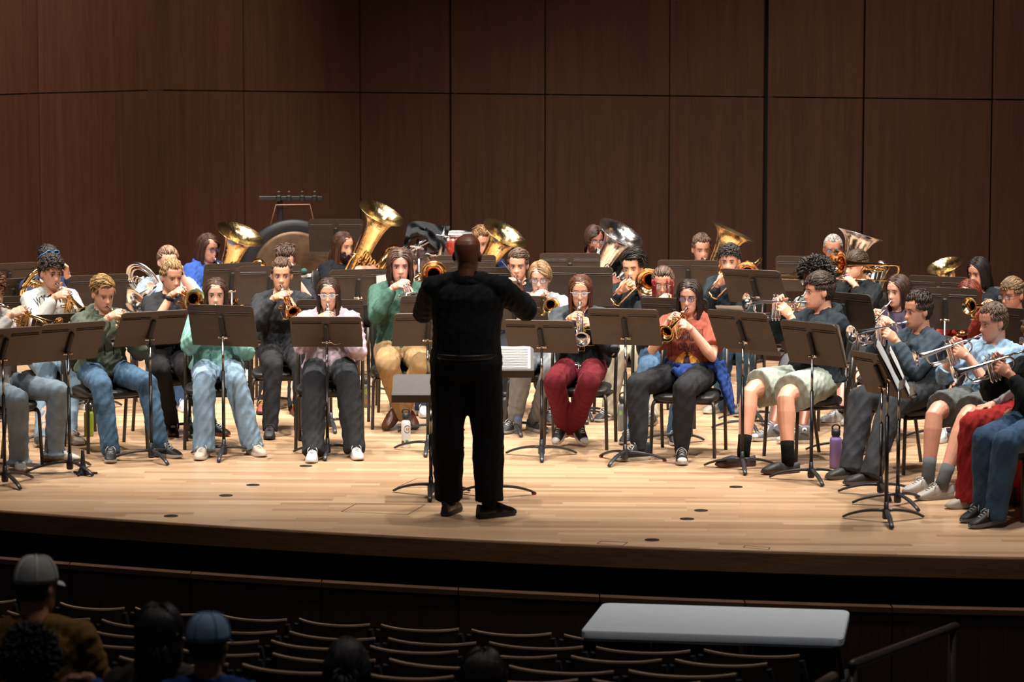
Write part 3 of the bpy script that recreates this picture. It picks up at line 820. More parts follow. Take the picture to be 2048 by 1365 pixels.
def hand(mb, Wp, d, nrm, thumb, k=1.0, curl=38, spread=1.0):
    """five-fingered hand from wrist Wp; d finger direction, nrm palm normal, thumb = +1/-1 side of d x nrm"""
    d = unit(d); nrm = unit(np.asarray(nrm, float) - d * np.dot(nrm, d)); t = np.cross(d, nrm) * thumb
    k = k * 1.0
    mb.tube([Wp - d * .02, Wp + d * .01 * k, Wp + d * .045 * k, Wp + d * .085 * k], [(.026 * k, .019 * k), (.028 * k, .018 * k), (.038 * k, .016 * k), (.040 * k, .013 * k)], 14, side=t)
    for off, ln, ca in ((.031, .072, curl * .85), (.011, .081, curl * .95), (-.009, .076, curl * 1.05), (-.028, .060, curl * 1.15)):
        p = Wp + d * (.082 if off != -.028 else .074) * k + t * off * k; q = [p - d * .012]; dd = d + t * off * 1.2 * spread; dd = unit(dd); ang = 0
        q.append(p)
        for fr in (.45, .31, .24):
            ang += math.radians(ca); e = unit(dd * math.cos(ang) + nrm * math.sin(ang)); q.append(q[-1] + e * ln * fr * k)
        mb.tube(q, [.0088 * k, .0092 * k, .0086 * k, .0078 * k, .0058 * k], 8)
    b = Wp + d * .022 * k + t * .022 * k
    e1 = unit(d * .62 + t * .62 + nrm * .45); e2 = unit(d * .85 + t * .15 + nrm * .55)
    mb.tube([b - e1 * .01, b + e1 * .034 * k, b + e1 * .034 * k + e2 * .030 * k, b + e1 * .034 * k + e2 * .052 * k], [.013 * k, .0115 * k, .0098 * k, .0068 * k], 8)
def ik(S, Wp, a, b, hint):
    v = Wp - S; L = np.linalg.norm(v)
    if L > (a + b) * .985:
        s = L / ((a + b) * .985); a *= s; b *= s
    u = v / L; x = (L * L + a * a - b * b) / (2 * L); h = math.sqrt(max(a * a - x * x, 1e-5))
    q = np.asarray(hint, float); q = unit(q - u * np.dot(q, u)); return S + u * x + q * h
def fib(n):
    i = np.arange(n) + .5; ph = np.arccos(1 - 2 * i / n); th = PI * (1 + 5 ** .5) * i
    return np.stack([np.cos(th) * np.sin(ph), np.sin(th) * np.sin(ph), np.cos(ph)], 1)
HC = V(0, -.010, .022); HR = V(.0755, .094, .101)
def hairline(p, st):
    x, y, z = p[:, 0], p[:, 1], p[:, 2]
    front = st.get('front', .066)
    lim = np.where(y > .02, front + (.0 - .0) - np.clip(np.abs(x) - .045, 0, 1) * 1.6, np.where(y > -.02, .010 + (y + .02) * .6, -.045))
    lim = np.where(y > .055, front, lim)
    return z > lim + st.get('lift', 0) * (y < .02)
def hair(mb, T, k, st, rng):
    """hair in head-local space: cap shell plus combed, tapering locks"""
    sty = st['style']
    if sty == 'bald': return False
    vol = st.get('vol', .008); n = st.get('n', 420)
    # cap
    na, nz = 48, 30; a = np.linspace(0, 2 * PI, na, endpoint=False)
    vs = []; ok = []
    for i in range(nz + 1):
        t = PI * .72 * i / nz
        d = np.stack([np.cos(a) * math.sin(t), np.sin(a) * math.sin(t), np.full(na, math.cos(t))], 1)
        q = HC + d * (HR + .0035) + d * (vol * .30 * np.clip(d[:, 2:3] * 1.6, 0, 1)); vs.append(q); ok.append(hairline(HC + d * HR, st))
    vs = np.vstack(vs); okf = np.concatenate(ok)
    inner = HC + (vs - HC) * .93
    fs = []; no = len(vs); N = lambda i, j: i * na + j % na
    for i in range(nz):
        for j in range(na):
            q = (N(i, j), N(i, j + 1), N(i + 1, j + 1), N(i + 1, j))
            if sum(okf[list(q)]) >= 3: fs.append(q); fs.append(tuple(c + no for c in q[::-1]))
    mb.add(T(np.vstack([vs, inner]) * k), fs)
    D = fib(int(n * 2.0)); R = HC + D * HR; R_ok = hairline(R, st); R = R[R_ok]; D = D[R_ok]
    ln = st.get('len', .04); part = st.get('part', 0.0); curl = st.get('curl', 0.0); rad = st.get('rad', .0058)
    for r, d in zip(R, D):
        x, y, z = r
        seg = 9 if ln > .1 else 5
        L = ln * rng.uniform(.85, 1.12)
        if sty == 'short':      # swept up and over, short on the sides
            top = np.clip((z - .03) / .07, 0, 1); up_ = st.get('up', .4)
            c = V(rng.normal() * .13 + st.get('sweep', 0), st.get('fwd', -.15) + .1 * rng.normal(), .25 + .6 * up_)
            L = ln * (.30 + .8 * top) * rng.uniform(.8, 1.2)
            if z < .05: c = V(0, -.25, -1)
        elif sty == 'curly':
            c = rng.normal(size=3) * .8 + V(0, .3, .3); top = np.clip((z - .0) / .08, 0, 1); L = ln * (.35 + .8 * top)
        elif sty == 'afro':
            c = d + rng.normal(size=3) * .35
        elif sty == 'back':
            c = V(rng.normal() * .12, -1, -.15)
        elif sty == 'bun':
            c = V(-x * 2, -1.0, .25); L = min(.12, .05 + max(0, y + .1))
        else:                   # long / bob : parted and falling
            sd = 1 if x > part else -1
            c = V(sd * 1.0, -.35 if y < .04 else -.15, -.15)
            if abs(x - part) < .004: c = V(sd, -.6, 0)
            if y < -.03: c = V(x * 5, -.9, -.4)
        if sty in ('long', 'wavy', 'bob', 'braids'):
            L = ln * rng.uniform(.9, 1.06) if z > -.03 else max(ln - .1, .05)
        step = L / seg; p = r.copy(); pts = [p + d * .002]
        v = unit(c - d * np.dot(c, d)) if sty not in ('afro',) else unit(c)
        if sty == 'short' and z > .05: v = unit(v + d * rng.uniform(.0, .26) * (.3 + st.get('up', .4)))
        ph = rng.uniform(0, 6.28)
        for s in range(seg):
            if sty in ('long', 'wavy', 'bob', 'braids'):
                g = min(1.0, .14 + (s * step) / .11)
                v = unit(v * (1 - g * .6) + V(0, -.05 if y < .03 else -.03, -1) * g)
            elif sty == 'back': v = unit(v + V(0, -.1, -.35))
            elif sty == 'short': v = unit(v + V(0, .0, -.14))
            elif sty == 'bun': v = unit(V(0, -.115, .035) - p)
            w = np.zeros(3)
            if curl: w = V(math.cos(ph + s * 1.9), math.sin(ph + s * 1.9), .6 * math.cos(ph * 2 + s * 2.3)) * curl
            p = p + v * step + w * step
            # stay outside the skull, the face and the neck
            e = (p - HC) / (HR + .004 + vol * (0 if sty == 'afro' else 1 if sty != 'short' else min(1, max(.1, (p[2] - .02) / .06)))); l = np.linalg.norm(e)
            if l < 1 and p[2] > -.06: p = HC + (p - HC) / l
            elif l > 1.05 and p[2] > -.045 and sty in ('long', 'wavy', 'bob', 'braids'): p = HC + (p - HC) * 1.05 / l
            if sty in ('long', 'wavy', 'bob', 'braids') and p[2] < .05:
                face = st.get('face', .060)
                if p[1] > -.02 and abs(p[0]) < face and st.get('open', True):
                    p[0] = math.copysign(face + .004, r[0] - part if abs(p[0]) < .02 else p[0])
                if p[2] < -.06 and abs(p[0]) < .052 and p[1] > -.075: p[1] = min(p[1], -.078) if y < 0 else p[1]
                if p[2] < -.07: p[0] *= .985
                if p[2] < -.17:    # rest on shoulders/back
                    if abs(p[0]) > .05 and p[1] > -.01: p[1] = max(p[1], .03 + (-.17 - p[2]) * .45)
                    elif p[1] <= -.01: p[1] = min(p[1], -.095 - (-.17 - p[2]) * .15)
            pts.append(p)
        rr = [rad * (.8 + .35 * math.sin(PI * i / len(pts))) for i in range(len(pts))]; rr[-1] = rad * .25
        mb.tube(T(np.array(pts) * k), rr, 5, mi=int(rng.randint(0, 3)))
    if sty == 'bun':
        mb.ell(T(np.array([(0, -.115, .03)]) * k)[0], (.04 * k, .035 * k, .035 * k), n=14)
    return True
def person(label, head, D, psi, hpsi=None, pitch=6, roll=0, k=1.0, skin='E0A98C', hr=None, hc='3a2616', top=None, pants=None, shoes=None,
           knees=None, ankles=None, hands=None, inst=None, glasses=None, hip=None, lean=.05, beard=None, sock=None, pose='sit', arms=None,
           footpsi=None, eyes='open', voxel=.0046, extra=None, shadow=None, wide=1.0, hipz=.565, seedv=0, chairlab=None, chairpsi=None, look=0, group=None, zf=0.0):
    me = P_(); rng = np.random.RandomState(abs(hash(label)) % 1000 if False else sum(ord(c) for c in label) % 997)
    ps = math.radians(psi); f = V(math.sin(ps), -math.cos(ps), 0); up = V(0, 0, 1); R = np.cross(f, up)
    hp = math.radians(psi if hpsi is None else hpsi); hf0 = V(math.sin(hp), -math.cos(hp), 0); pt = math.radians(pitch)
    hf = hf0 * math.cos(pt) - up * math.sin(pt); hu = up * math.cos(pt) + hf0 * math.sin(pt); hR = np.cross(hf, hu)
    if roll:
        a = math.radians(roll); hR, hu = hR * math.cos(a) + hu * math.sin(a), hu * math.cos(a) - hR * math.sin(a)
    H = np.array(at(head[0], head[1], D)); me.H = H
    T = lambda q: H + q[:, :1] * hR + q[:, 1:2] * hf + q[:, 2:3] * hu
    T1 = lambda x, y, z: H + (x * hR + y * hf + z * hu) * k
    me.T1 = T1; me.hf = hf; me.hu = hu; me.f = f; me.R = R
    me.mouth = T1(0, .093, -.067)
    # neck base and hips
    N = H - up * top.get('nk', .152) * k if top else H - up * .152 * k
    N = N - f * .035 * k
    hipz += zf
    if hip is None: Pp = V(H[0] - f[0] * (lean + .02), H[1] - f[1] * (lean + .02), hipz)
    else: Pp = np.array(hip, float)
    me.P = Pp; me.N = N
    stand_ = pose == 'stand'
    sh = {}
    for s in (1, -1): sh[s] = N - up * .052 * k + R * s * .168 * k * wide + f * .0
    hj = {s: Pp + R * s * .088 * k for s in (1, -1)}
    # legs
    kn, an = {}, {}
    for i, s in enumerate((1, -1)):
        kp = knees[i] if knees else None
        q = np.array(onz(kp[0], kp[1], .52)) if kp else hj[s] + f * .42 * k + R * s * .05 + up * (.52 + zf - hipz)
        v = q - hj[s]; L = np.linalg.norm(v)
        if kp and not stand_:
            if L > .545 * k: q = hj[s] + v / L * .545 * k
            q[2] = .52 + zf
        kn[s] = q
        ap = ankles[i] if ankles else None
        q2 = np.array(onz(ap[0], ap[1], .10)) if ap else V(q[0] - f[0] * .02, q[1] - f[1] * .02, .10 + zf)
        v = q2 - kn[s]; L = np.linalg.norm(v)
        if L > .52: q2 = V(*(kn[s] + v / L * .52)); q2[2] = .10 + zf
        an[s] = q2
    if stand_:
        for s in (1, -1): kn[s] = np.array(knees[0 if s == 1 else 1]); an[s] = np.array(ankles[0 if s == 1 else 1])
    me.kn, me.an = kn, an
    root = rootobj('person', (float(Pp[0]), float(Pp[1]), zf), label, 'person', group); me.root = root
    o = (float(Pp[0]), float(Pp[1]), zf)
    # arms
    wr = {}; hd = {}
    if inst is not None: inst(me)
    for s in (1, -1):
        h = (me.hands if hasattr(me, 'hands') else (hands or {})).get(s)
        if h is None: h = (kn[s] - (kn[s] - hj[s]) * .35 + up * .10, f, -up)
        wr[s], hd[s] = np.array(h[0], float), (np.array(h[1], float), np.array(h[2], float))
    el = {}
    for s in (1, -1):
        hint = (arms or {}).get(s, R * s * .55 - up * .9 - f * .1)
        el[s] = ik(sh[s], wr[s], .285 * k, .255 * k, np.asarray(hint))
    me.el, me.wr, me.sh = el, wr, sh
    seg3 = lambda a, b, t: a + (b - a) * t
    def torso(mb, g, t0=-.10, t1=1.0, belly=0.0, hem=0.0):
        sp = [(-.10, .150, .120), (0, .165, .128), (.2, .152, .112), (.42, .148, .108), (.62, .160, .114), (.80, .172, .112), (.90, .160, .098), (.965, .110, .078), (1.0, .066, .062)]
        pts, rad = [], []
        ax = N - Pp
        for t, a, b in sp:
            if t < t0 or t > t1: continue
            bow = f * (.018 * math.sin(PI * min(max(t, 0), 1)) * (1 if t > .5 else -.6)) * k
            pts.append(Pp + ax * t + bow + f * belly * math.exp(-((t - .2) / .25) ** 2) * .5)
            gg = g * (1.0 if t < .9 else (.6 if t < .99 else .3))
            rad.append(((a * wide + gg) * k + hem * (t < .05), (b + gg + belly * math.exp(-((t - .2) / .3) ** 2) * .5) * k + hem * (t < .05)))
        mb.tube(pts, rad, 22, side=R)
        return pts
    # ------------ body: one surface
    B = MB(); torso(B, -.012)
    head_grid(B, T, k)
    for s in (1, -1):      # ears
        e = T1(s * .0745, -.008, -.008); Rm = np.stack([hR * .96 + hf * s * -.25, hf, hu], 1)
        B.ell(e, (.009 * k, .018 * k, .031 * k), Rm, 12, 8); B.ell(e + hR * s * .004 - hf * .006, (.009 * k, .012 * k, .026 * k), Rm, 10, 8)
    B.tube([N - up * .03 * k, N + up * .02, H - hu * .075 * k - hf * .022 * k, H - hu * .02 * k - hf * .03 * k], [(.066 * k, .062 * k), .058 * k, .054 * k, .050 * k], 16, side=R)
    for s in (1, -1):
        B.tube([N + up * .01 - R * s * -.03, N - up * .025 * k + R * s * .10 * k, sh[s]], [.045 * k, .048 * k, .045 * k], 10)
        B.ell(sh[s], (.055 * k,) * 3, n=12, m=8)
        a = el[s]; w = wr[s]
        B.tube([sh[s], seg3(sh[s], a, .35), seg3(sh[s], a, .8), a, seg3(a, w, .22), seg3(a, w, .6), w, w + unit(w - a) * .01],
               [.050 * k, .047 * k, .040 * k, .038 * k, .042 * k, .035 * k, .0265 * k, .026 * k], 12)
        hand(B, w, hd[s][0], hd[s][1], s, k)
        B.tube([w - unit(w - a) * .02, w, w + unit(hd[s][0]) * .03], [.027 * k, .026 * k, .026 * k], 10)
        B.tube([hj[s] - R * s * .02, hj[s], seg3(hj[s], kn[s], .5), seg3(hj[s], kn[s], .93), kn[s] + (an[s] - kn[s]) * .06, seg3(kn[s], an[s], .28), seg3(kn[s], an[s], .6), seg3(kn[s], an[s], .95), an[s] - up * .03],
               [.085 * k, .088 * k, .076 * k, .062 * k, .058 * k, .060 * k, .048 * k, .036 * k, .036 * k], 14)
    B.ell(Pp, (.155 * k, .12 * k, .10 * k), np.stack([R, f, up], 1), 16, 10)
    bm = remeshed(B, voxel, 3, .5)
    link('body', finish(bm, skinm(skin), o, 'body'), root)
    me.skin = skin
    small = lambda nm, mb, mt, par=root, lb=None, **kw: link(nm, mb.data(nm, mt, o, **kw), par, label=lb)
    # ------------ face
    if eyes != 'none':
        EW = mat('eye_white', (.62, .58, .55), .3); EI = mat('eye_dark', (.035, .022, .015), .2)
        opn = .0042 if eyes == 'down' else .0058
        for s in (1, -1):
            m = MB(); Rm = np.stack([hR, hf, hu], 1)
            m.ell(T1(s * .031, .0745, -.0015), (.0140 * k, .0065 * k, opn * k), Rm, 14, 8, 0)
            m.ell(T1(s * .031 + look * .004, .0785, -.002), (.0058 * k, .0035 * k, (opn - .0002) * k), Rm, 10, 6, 1)
            m.tube([T1(s * (.031 + .0155 * math.cos(t)), .0815 - .003 * abs(math.cos(t)), -.0015 + (opn + .0014) * math.sin(t)) for t in np.linspace(.05, PI - .05, 7)], .0015 * k, 5, mi=1)
            small('eye', m, [EW, EI])
            m = MB(); m.tube([T1(s * x, y, z) for x, y, z in ((.014, .0885, .017), (.028, .0895, .0215), (.040, .084, .020), (.050, .0745, .014))], [(.0030 * k, .0018 * k), (.0036 * k, .002 * k), (.003 * k, .0018 * k), .001], 6, side=hu)
            small('eyebrow', m, hairm(hc if hc not in ('afro',) else '1a1210'))
        m = MB(); Rm = np.stack([hR, hf, hu], 1); m.ell(T1(0, .0865, -.0665), (.021 * k, .006 * k, .0062 * k), Rm, 14, 8)
        r_, g_, b_ = srgb(skin); small('mouth', m, mat('lips_' + skin, (min(1, r_ * .82), g_ * .50, b_ * .52), .4))
    if glasses:
        gc, glare = glasses; GM = mat('frame_' + gc, gc, .3); m = MB()
        for s in (1, -1):
            m.tube([T1(s * (.032 + .0225 * np.sign(math.cos(t)) * abs(math.cos(t)) ** .7), .0985 - .004 * abs(s * .032 + .02 * math.cos(t)) / .05, -.003 + .0165 * np.sign(math.sin(t)) * abs(math.sin(t)) ** .7) for t in np.linspace(0, 2 * PI, 18, endpoint=False)], .0019 * k, 6, closed=True)
            m.tube([T1(s * .0545, .092, .004), T1(s * .074, .06, .004), T1(s * .080, -.005, .004), T1(s * .078, -.02, -.008)], .0018 * k, 6)
        m.tube([T1(-.010, .0985, .0), T1(0, .102, .003), T1(.010, .0985, .0)], .0018 * k, 6)
        g = small('glasses', m, GM)
        for s in (1, -1):
            m = MB(); m.ell(T1(s * .032, .0965, -.003), (.0215 * k, .0012 * k, .0155 * k), np.stack([hR, hf, hu], 1), 14, 8); small('lens', m, lensm() if not glare else glarem(glare), g)
    if beard:
        bd = MB(); br_ = np.random.RandomState(3)
        for q in range(330):
            z = br_.uniform(-.116, -.035); a = br_.uniform(-.15, PI + .15)
            if z > -.062 and .35 * PI < a < .65 * PI: continue
            x, y = head_pts(np.array([z]), np.array([a])); p = np.array([x[0], y[0], z])
            ln = br_.uniform(.6, 1.1) * beard[1] * (1 if z < -.06 else .6); d0 = V(x[0] * 1.5, .25, -1); d0 = unit(d0)
            bd.tube(T(np.array([p - V(0, .002, 0), p + d0 * ln * .5 + V(0, .003, 0), p + d0 * ln]) * k), [.004, .0042, .001], 5)
        small('beard', bd, hairm(beard[0]))
    hr = dict(hr or dict(style='short'))
    m = MB()
    if hair(m, T, k, hr, rng): small('hair', m, [hairm(hc), hairm(hc, 1.7), hairm(hc, .55)])
    if 'tips' in hr:   # coloured front braids
        for s, x0 in ((1, .079), (1, .066), (1, .052), (-1, .079), (-1, .066), (-1, .036)):
            m = MB(); y0 = .06 if x0 > .055 else .085; z0 = .07 - x0 * .3
            m.tube([T1(s * (x0 + .003 * math.sin(i * 2.1)), y0 + .012 + .003 * math.cos(i * 2.1) - (.02 if i == 0 else 0), z0 - i * .021) for i in range(10)], [.0050 + .0014 * (i % 2) for i in range(9)] + [.002], 7)
            small('braid', m, hairm(hr['tips']), lb='red braid hanging beside the face')
    # ------------ clothes
    if top is None: top = dict(c='222222')
    g = top.get('g', .020) * .74; slv = top.get('sleeve', 'long'); cm = top.get('m') or fabric(top['c'], heather=top.get('heather', False))
    S = MB(); torso(S, g, -.08 if not stand_ else -.04, .97, top.get('belly', .015), top.get('hem', .012))
    for s in (1, -1):
        S.tube([N - up * .004 + R * s * .03 - f * .01, N - up * .022 * k + R * s * .10 * k, sh[s] + up * .004], [(.048 + g * .4) * k, (.050 + g * .5) * k, (.050 + g * .6) * k], 12)
        S.ell(sh[s], ((.056 + g * .7) * k,) * 3, n=14, m=10)
        a, w = el[s], wr[s]; sg = top.get('sg', g * .95)
        if slv == 'long':
            e_ = top.get('cuff', .93)
            S.tube([sh[s], seg3(sh[s], a, .35), seg3(sh[s], a, .75), a, seg3(a, w, .2), seg3(a, w, .55), seg3(a, w, e_ - .10), seg3(a, w, e_)],
                   [(.052 + sg * .8) * k, (.050 + sg) * k, (.043 + sg) * k, (.041 + sg) * k, (.044 + sg) * k, (.037 + sg * .9) * k, (.031 + sg * .7) * k, (.030 + sg * (.25 if top.get('rib', True) else .6)) * k], 14)
        elif slv == 'short':
            S.tube([sh[s], seg3(sh[s], a, .35), seg3(sh[s], a, .70)], [(.052 + sg * .9) * k, (.052 + sg * 1.3) * k, (.050 + sg * 1.5) * k], 14)
        elif slv == 'elbow':
            S.tube([sh[s], seg3(sh[s], a, .35), seg3(sh[s], a, .75), a, seg3(a, w, .25)], [(.052 + sg) * k, (.050 + sg) * k, (.046 + sg) * k, (.044 + sg) * k, (.044 + sg) * k], 14)
    if top.get('ribhem'):
        S.tube([Pp + R * (.185 * wide * k) * math.cos(t) + f * (.155 * k) * math.sin(t) + up * .015 for t in np.linspace(0, 2 * PI, 20, endpoint=False)], .022, 8, closed=True)
    sm = remeshed(S, .0095, 2, .5); displace(sm, top.get('fold', .016) * .95, 26, psi * .1 + head[0] * .01, (1, 1, .8))
    shirt = link(top.get('n', 'shirt'), finish(sm, cm, o, 'shirt'), root, label=top.get('lb')); me.shirt = shirt; me.shirtmesh = sm
    def ringc(c0, ax, rx, ry, tilt=0.0, n=22):
        return [c0 + R * rx * math.cos(t) + f * ry * math.sin(t) - up * tilt * math.sin(t) for t in np.linspace(0, 2 * PI, n, endpoint=False)]
    nk = top.get('neck', 'crew')
    if nk == 'crew':
        m = MB(); m.tube(ringc(N + up * .004 * k + f * .008, up, .070 * k, .068 * k, .022), (.0085 * k), 8, closed=True); small('collar', m, top.get('cm') or cm, shirt)
    elif nk == 'hood':
        m = MB(); c0 = N + up * .008 - f * .012
        pts = ringc(c0, up, .088 * k, .082 * k, .030, 26); rr = [(.022 + .016 * (1 - math.sin(t)) / 2) * k for t in np.linspace(0, 2 * PI, 26, endpoint=False)]
        m.tube(pts, rr, 12, closed=True)
        m.ell(c0 - f * .085 * k - up * .045, (.10 * k, .045 * k, .075 * k), np.stack([R, f, up], 1), 14, 10)
        hm = remeshed(m, .0085, 2); displace(hm, .012, 30, head[0]); link('hood', finish(hm, top.get('hoodm') or cm, o, 'hood'), shirt)
        if top.get('cord'):
            for s in (1, -1):
                m = MB(); b0 = N + f * (.095 * k) - up * .03 + R * s * .03
                m.tube([b0, b0 + f * .022 - up * .05, b0 + f * .035 - up * .12 + R * s * .012, b0 + f * .036 - up * top['cord'][1]], .0038, 6); small('drawstring', m, fabric(top['cord'][0]), shirt)
    elif nk == 'collar':
        for s in (1, -1):
            m = MB(); rows = []
            for t in np.linspace(0, 1, 9):
                ang = -PI / 2 + s * t * PI * .93
                rad_ = .068 * k; p = N + up * (.018 - .018 * t) * k + R * math.cos(ang) * rad_ + f * (math.sin(ang) * rad_ + .006)
                q = p + (R * math.cos(ang) + f * math.sin(ang)) * .022 * k - up * (.026 + .012 * t) * k
                n_ = up * .004
                rows.append(np.array([p + n_, q + n_, q - n_, p - n_]))
            m.loft(rows); small('collar', m, cm, shirt, sharp=50)
    # trousers
    if pants is None: pants = dict(c='222222')
    pm = pants.get('m') or fabric(pants['c'], denim=pants.get('denim', False)); g = pants.get('g', .014) * .78; cf = pants.get('cuff', .062) * .95
    shorts = pants.get('short', False)
    Q = MB(); Rm = np.stack([R, f, up], 1)
    Q.ell(Pp + f * .01, ((.160 * wide + g) * k, (.135 + g) * k, (.092 + (g if stand_ else 0)) * k), Rm, 20, 12)
    for s in (1, -1):
        a, b_, c = hj[s], kn[s], an[s]
        ft = R * 0
        if shorts:
            Q.tube([a - f * .02, a, seg3(a, b_, .4), seg3(a, b_, .70), seg3(a, b_, .86)], [(.092 + g) * k, (.094 + g) * k, (.088 + g * 1.6) * k, (.086 + g * 2.2) * k, (.088 + g * 2.2) * k], 18)
        else:
            Q.tube([a - f * .02, a, seg3(a, b_, .45), seg3(a, b_, .85), b_], [(.090 + g) * k, (.092 + g) * k, (.080 + g * 1.1) * k, (.067 + g) * k, (.066 + g) * k], 18)
            Q.ell(b_, ((.067 + g) * k,) * 3, n=16, m=10)
            if stand_: en = c + up * .005
            else: en = c + up * (pants.get('hemz', .01) - .068)
            if not pants.get('jog'):
                Q.tube([b_, seg3(b_, en, .3), seg3(b_, en, .7), en], [(.066 + g) * k, ((.060 + g) + (cf - .06) * .3) * k, ((.056 + g) * .4 + cf * .6) * k, cf * k], 16)
            else: Q.tube([b_, seg3(b_, en, .3), seg3(b_, en, .8), en + up * .02], [(.066 + g) * k, (.062 + g) * k, (.050 + g * .5) * k, .042 * k], 16)
            if pants.get('roll'): Q.tube([en + V(math.cos(t) * (cf + .004), math.sin(t) * (cf + .004), .012) for t in np.linspace(0, 2 * PI, 14, endpoint=False)], [(.010, .028)] * 14, 8, side=up, closed=True)
    qm = remeshed(Q, .0095, 2, .5); displace(qm, pants.get('fold', .015) * .9, 24, psi * .2 + head[1] * .02, (1, 1, .55))
    me.pants = link('shorts' if shorts else pants.get('n', 'trousers'), finish(qm, pm, o, 'trousers'), root, label=pants.get('lb'))
    # shoes and socks
    sd = dict(c='f0f0f0', sole='ffffff'); sd.update(shoes or {})
    if sd.get('none') is None:
        for i, s in enumerate((1, -1)):
            c = an[s]; fp = (footpsi[i] if footpsi else psi + (-10 if s == 1 else 10)); fr = math.radians(fp); ff = V(math.sin(fr), -math.cos(fr), 0)
            tp = sd.get('tip', 0)     # foot pitched down (degrees)
            q = math.radians(tp); F = ff * math.cos(q) - up * math.sin(q); U = up * math.cos(q) + ff * math.sin(q); fz = c[2] - .10 - zf
            base = V(c[0], c[1], max(fz, 0) + .0015 + zf) + (up * .0 if not tp else up * (.10 * (1 - math.cos(q)) + .17 * math.sin(q) + sd.get('rise', 0)))
            shoe(root, o, base, F, U, sd, k, link, small)
            if sock:
                m = MB(); d_ = unit(kn[s] - c); m.tube([base + U * .06, c + d_ * .0, c + d_ * sock[1] * .6, c + d_ * sock[1]], [(.040 * k), (.043 * k), .043 * k, (.046 + .0 * k) * k], 14)
                small('sock', m, fabric(sock[0]))
    if extra: extra(me, small, o)
    if chairlab:
        cp = math.radians(chairpsi if chairpsi is not None else psi); cfv = V(math.sin(cp), -math.cos(cp), 0)
        cxy = Pp + cfv * .10
        me.chair = chair(float(cxy[0]), float(cxy[1]), chairpsi if chairpsi is not None else psi, chairlab)
    return me
def shoe(root, o, base, F, U, sd, k, link, small):
    Rr = np.cross(F, U); L = .285 * k; typ = sd.get('type', 'sneaker')
    out = [(-.085, .0), (-.080, .022), (-.06, .031), (-.02, .032), (.04, .036), (.10, .044), (.145, .044), (.178, .032), (.196, .012), (.198, 0)]
    prof = out + [(y, -x) for y, x in out[-2:0:-1]]
    P2 = lambda y, x, z: base + F * y * k + Rr * x * k + U * z * k
    th = sd.get('sole_th', .026)
    m = MB(); rings = []
    for z, s in ((0.0, .94), (.006, 1.0), (th * .6, 1.02), (th, .985)):
        rings.append(np.array([P2((y - .05) * (s if s < 1 else 1) + .05, x * s, z + (.010 * ((y - .12) / .08) ** 2 if y > .12 and z < .01 else 0)) for y, x in prof]))
    m.loft(rings); so = None
    u = MB(); cols = []
    ys = np.linspace(-.080, .190, 15); rings = []
    hi = .050 if typ != 'high' else .10
    for y in ys:
        w = np.interp(y, [p[0] for p in out], [p[1] for p in out]) * .97
        if typ == 'high': top = np.interp(y, [-.08, -.03, .03, .06, .10, .16, .19], [.12, .135, .135, .10, .070, .052, .030])
        elif typ == 'slip': top = np.interp(y, [-.08, -.05, .03, .07, .11, .16, .19], [.070, .060, .062, .075, .066, .050, .030])
        else: top = np.interp(y, [-.08, -.04, .02, .06, .10, .15, .19], [.085, .075, .088, .088, .068, .050, .030])
        ring = []
        for t in np.linspace(0, PI, 11):
            cx = math.cos(t); sx = math.sin(t)
            ring.append(P2(y, np.sign(cx) * abs(cx) ** .55 * w * (1 - .28 * sx * (y < .07)), th * .7 + (top - th * .7) * sx ** .75))
        rings.append(np.array(ring + [P2(y, -w * .9, th * .6), P2(y, w * .9, th * .6)][::1]))
    u.loft(rings)
    s_ = small('shoe', u, mat('shoe_' + sd['c'], tuple(v * .72 for v in srgb(sd['c'])), sd.get('r', .6), var=.08, bump=.1, bscale=90), sharp=60)
    small('sole', m, mat('sole_' + sd['sole'], tuple(v * .72 for v in srgb(sd['sole'])), .6), s_, sharp=50)
    if typ != 'slip' and typ != 'boot':
        lm = MB(); n = 5 if typ != 'high' else 7
        for i in range(n):
            y = .115 - i * (.020 if typ != 'high' else .015)
            top = np.interp(y, [-.08, -.03, .03, .06, .10, .16], [.12, .135, .135, .10, .070, .052]) if typ == 'high' else np.interp(y, [-.04, .02, .06, .10, .15], [.075, .088, .088, .068, .050])
            w = .017
            lm.tube([P2(y, -w, top - .003), P2(y + .003, 0, top + .005), P2(y - .004 + .008 * (i % 2), w, top - .003)], .0032, 5)
        lm.tube([P2(.05, 0, .098), P2(.055, .022, .10), P2(.07, .034, .085), P2(.075, .036, .065)], .003, 5); lm.tube([P2(.05, 0, .098), P2(.055, -.022, .10), P2(.07, -.034, .085), P2(.075, -.036, .06)], .003, 5)
        small('laces', lm, fabric(sd.get('lace', 'e8e8e8')), s_)
    if typ == 'high' or sd.get('toe'):
        tm = MB(); tm.ell(P2(.160, 0, .034), (.036 * k, .036 * k, .022 * k), np.stack([Rr, F, U], 1), 14, 8); small('toe_cap', tm, mat('sole_' + sd.get('toe', 'e9e6df'), sd.get('toe', 'e9e6df'), .5), s_)
        if typ == 'high':
            for sx in (-1, 1):
                tm = MB(); tm.lathe([(.0, -.002), (.019, -.002), (.019, .003), (.0, .0035)], 16, Matrix(np.vstack([np.hstack([np.stack([F, U, Rr * sx], 1), (P2(-.01, sx * .024, .100))[:, None]]), [[0, 0, 0, 1]]]).tolist())); small('ankle_patch', tm, mat('sole_e9e6df', 'e9e6df', .5), s_)
                tm = MB()
                pts = [P2(-.01 + (.012 if q % 2 == 0 else .005) * math.sin(q * PI / 5), sx * .0288, .100 + (.012 if q % 2 == 0 else .005) * math.cos(q * PI / 5)) for q in range(10)]
                tm.add(pts + [P2(-.01, sx * .029, .100)], [(q, (q + 1) % 10, 10) for q in range(10)]); small('star', tm, BLACK, s_)
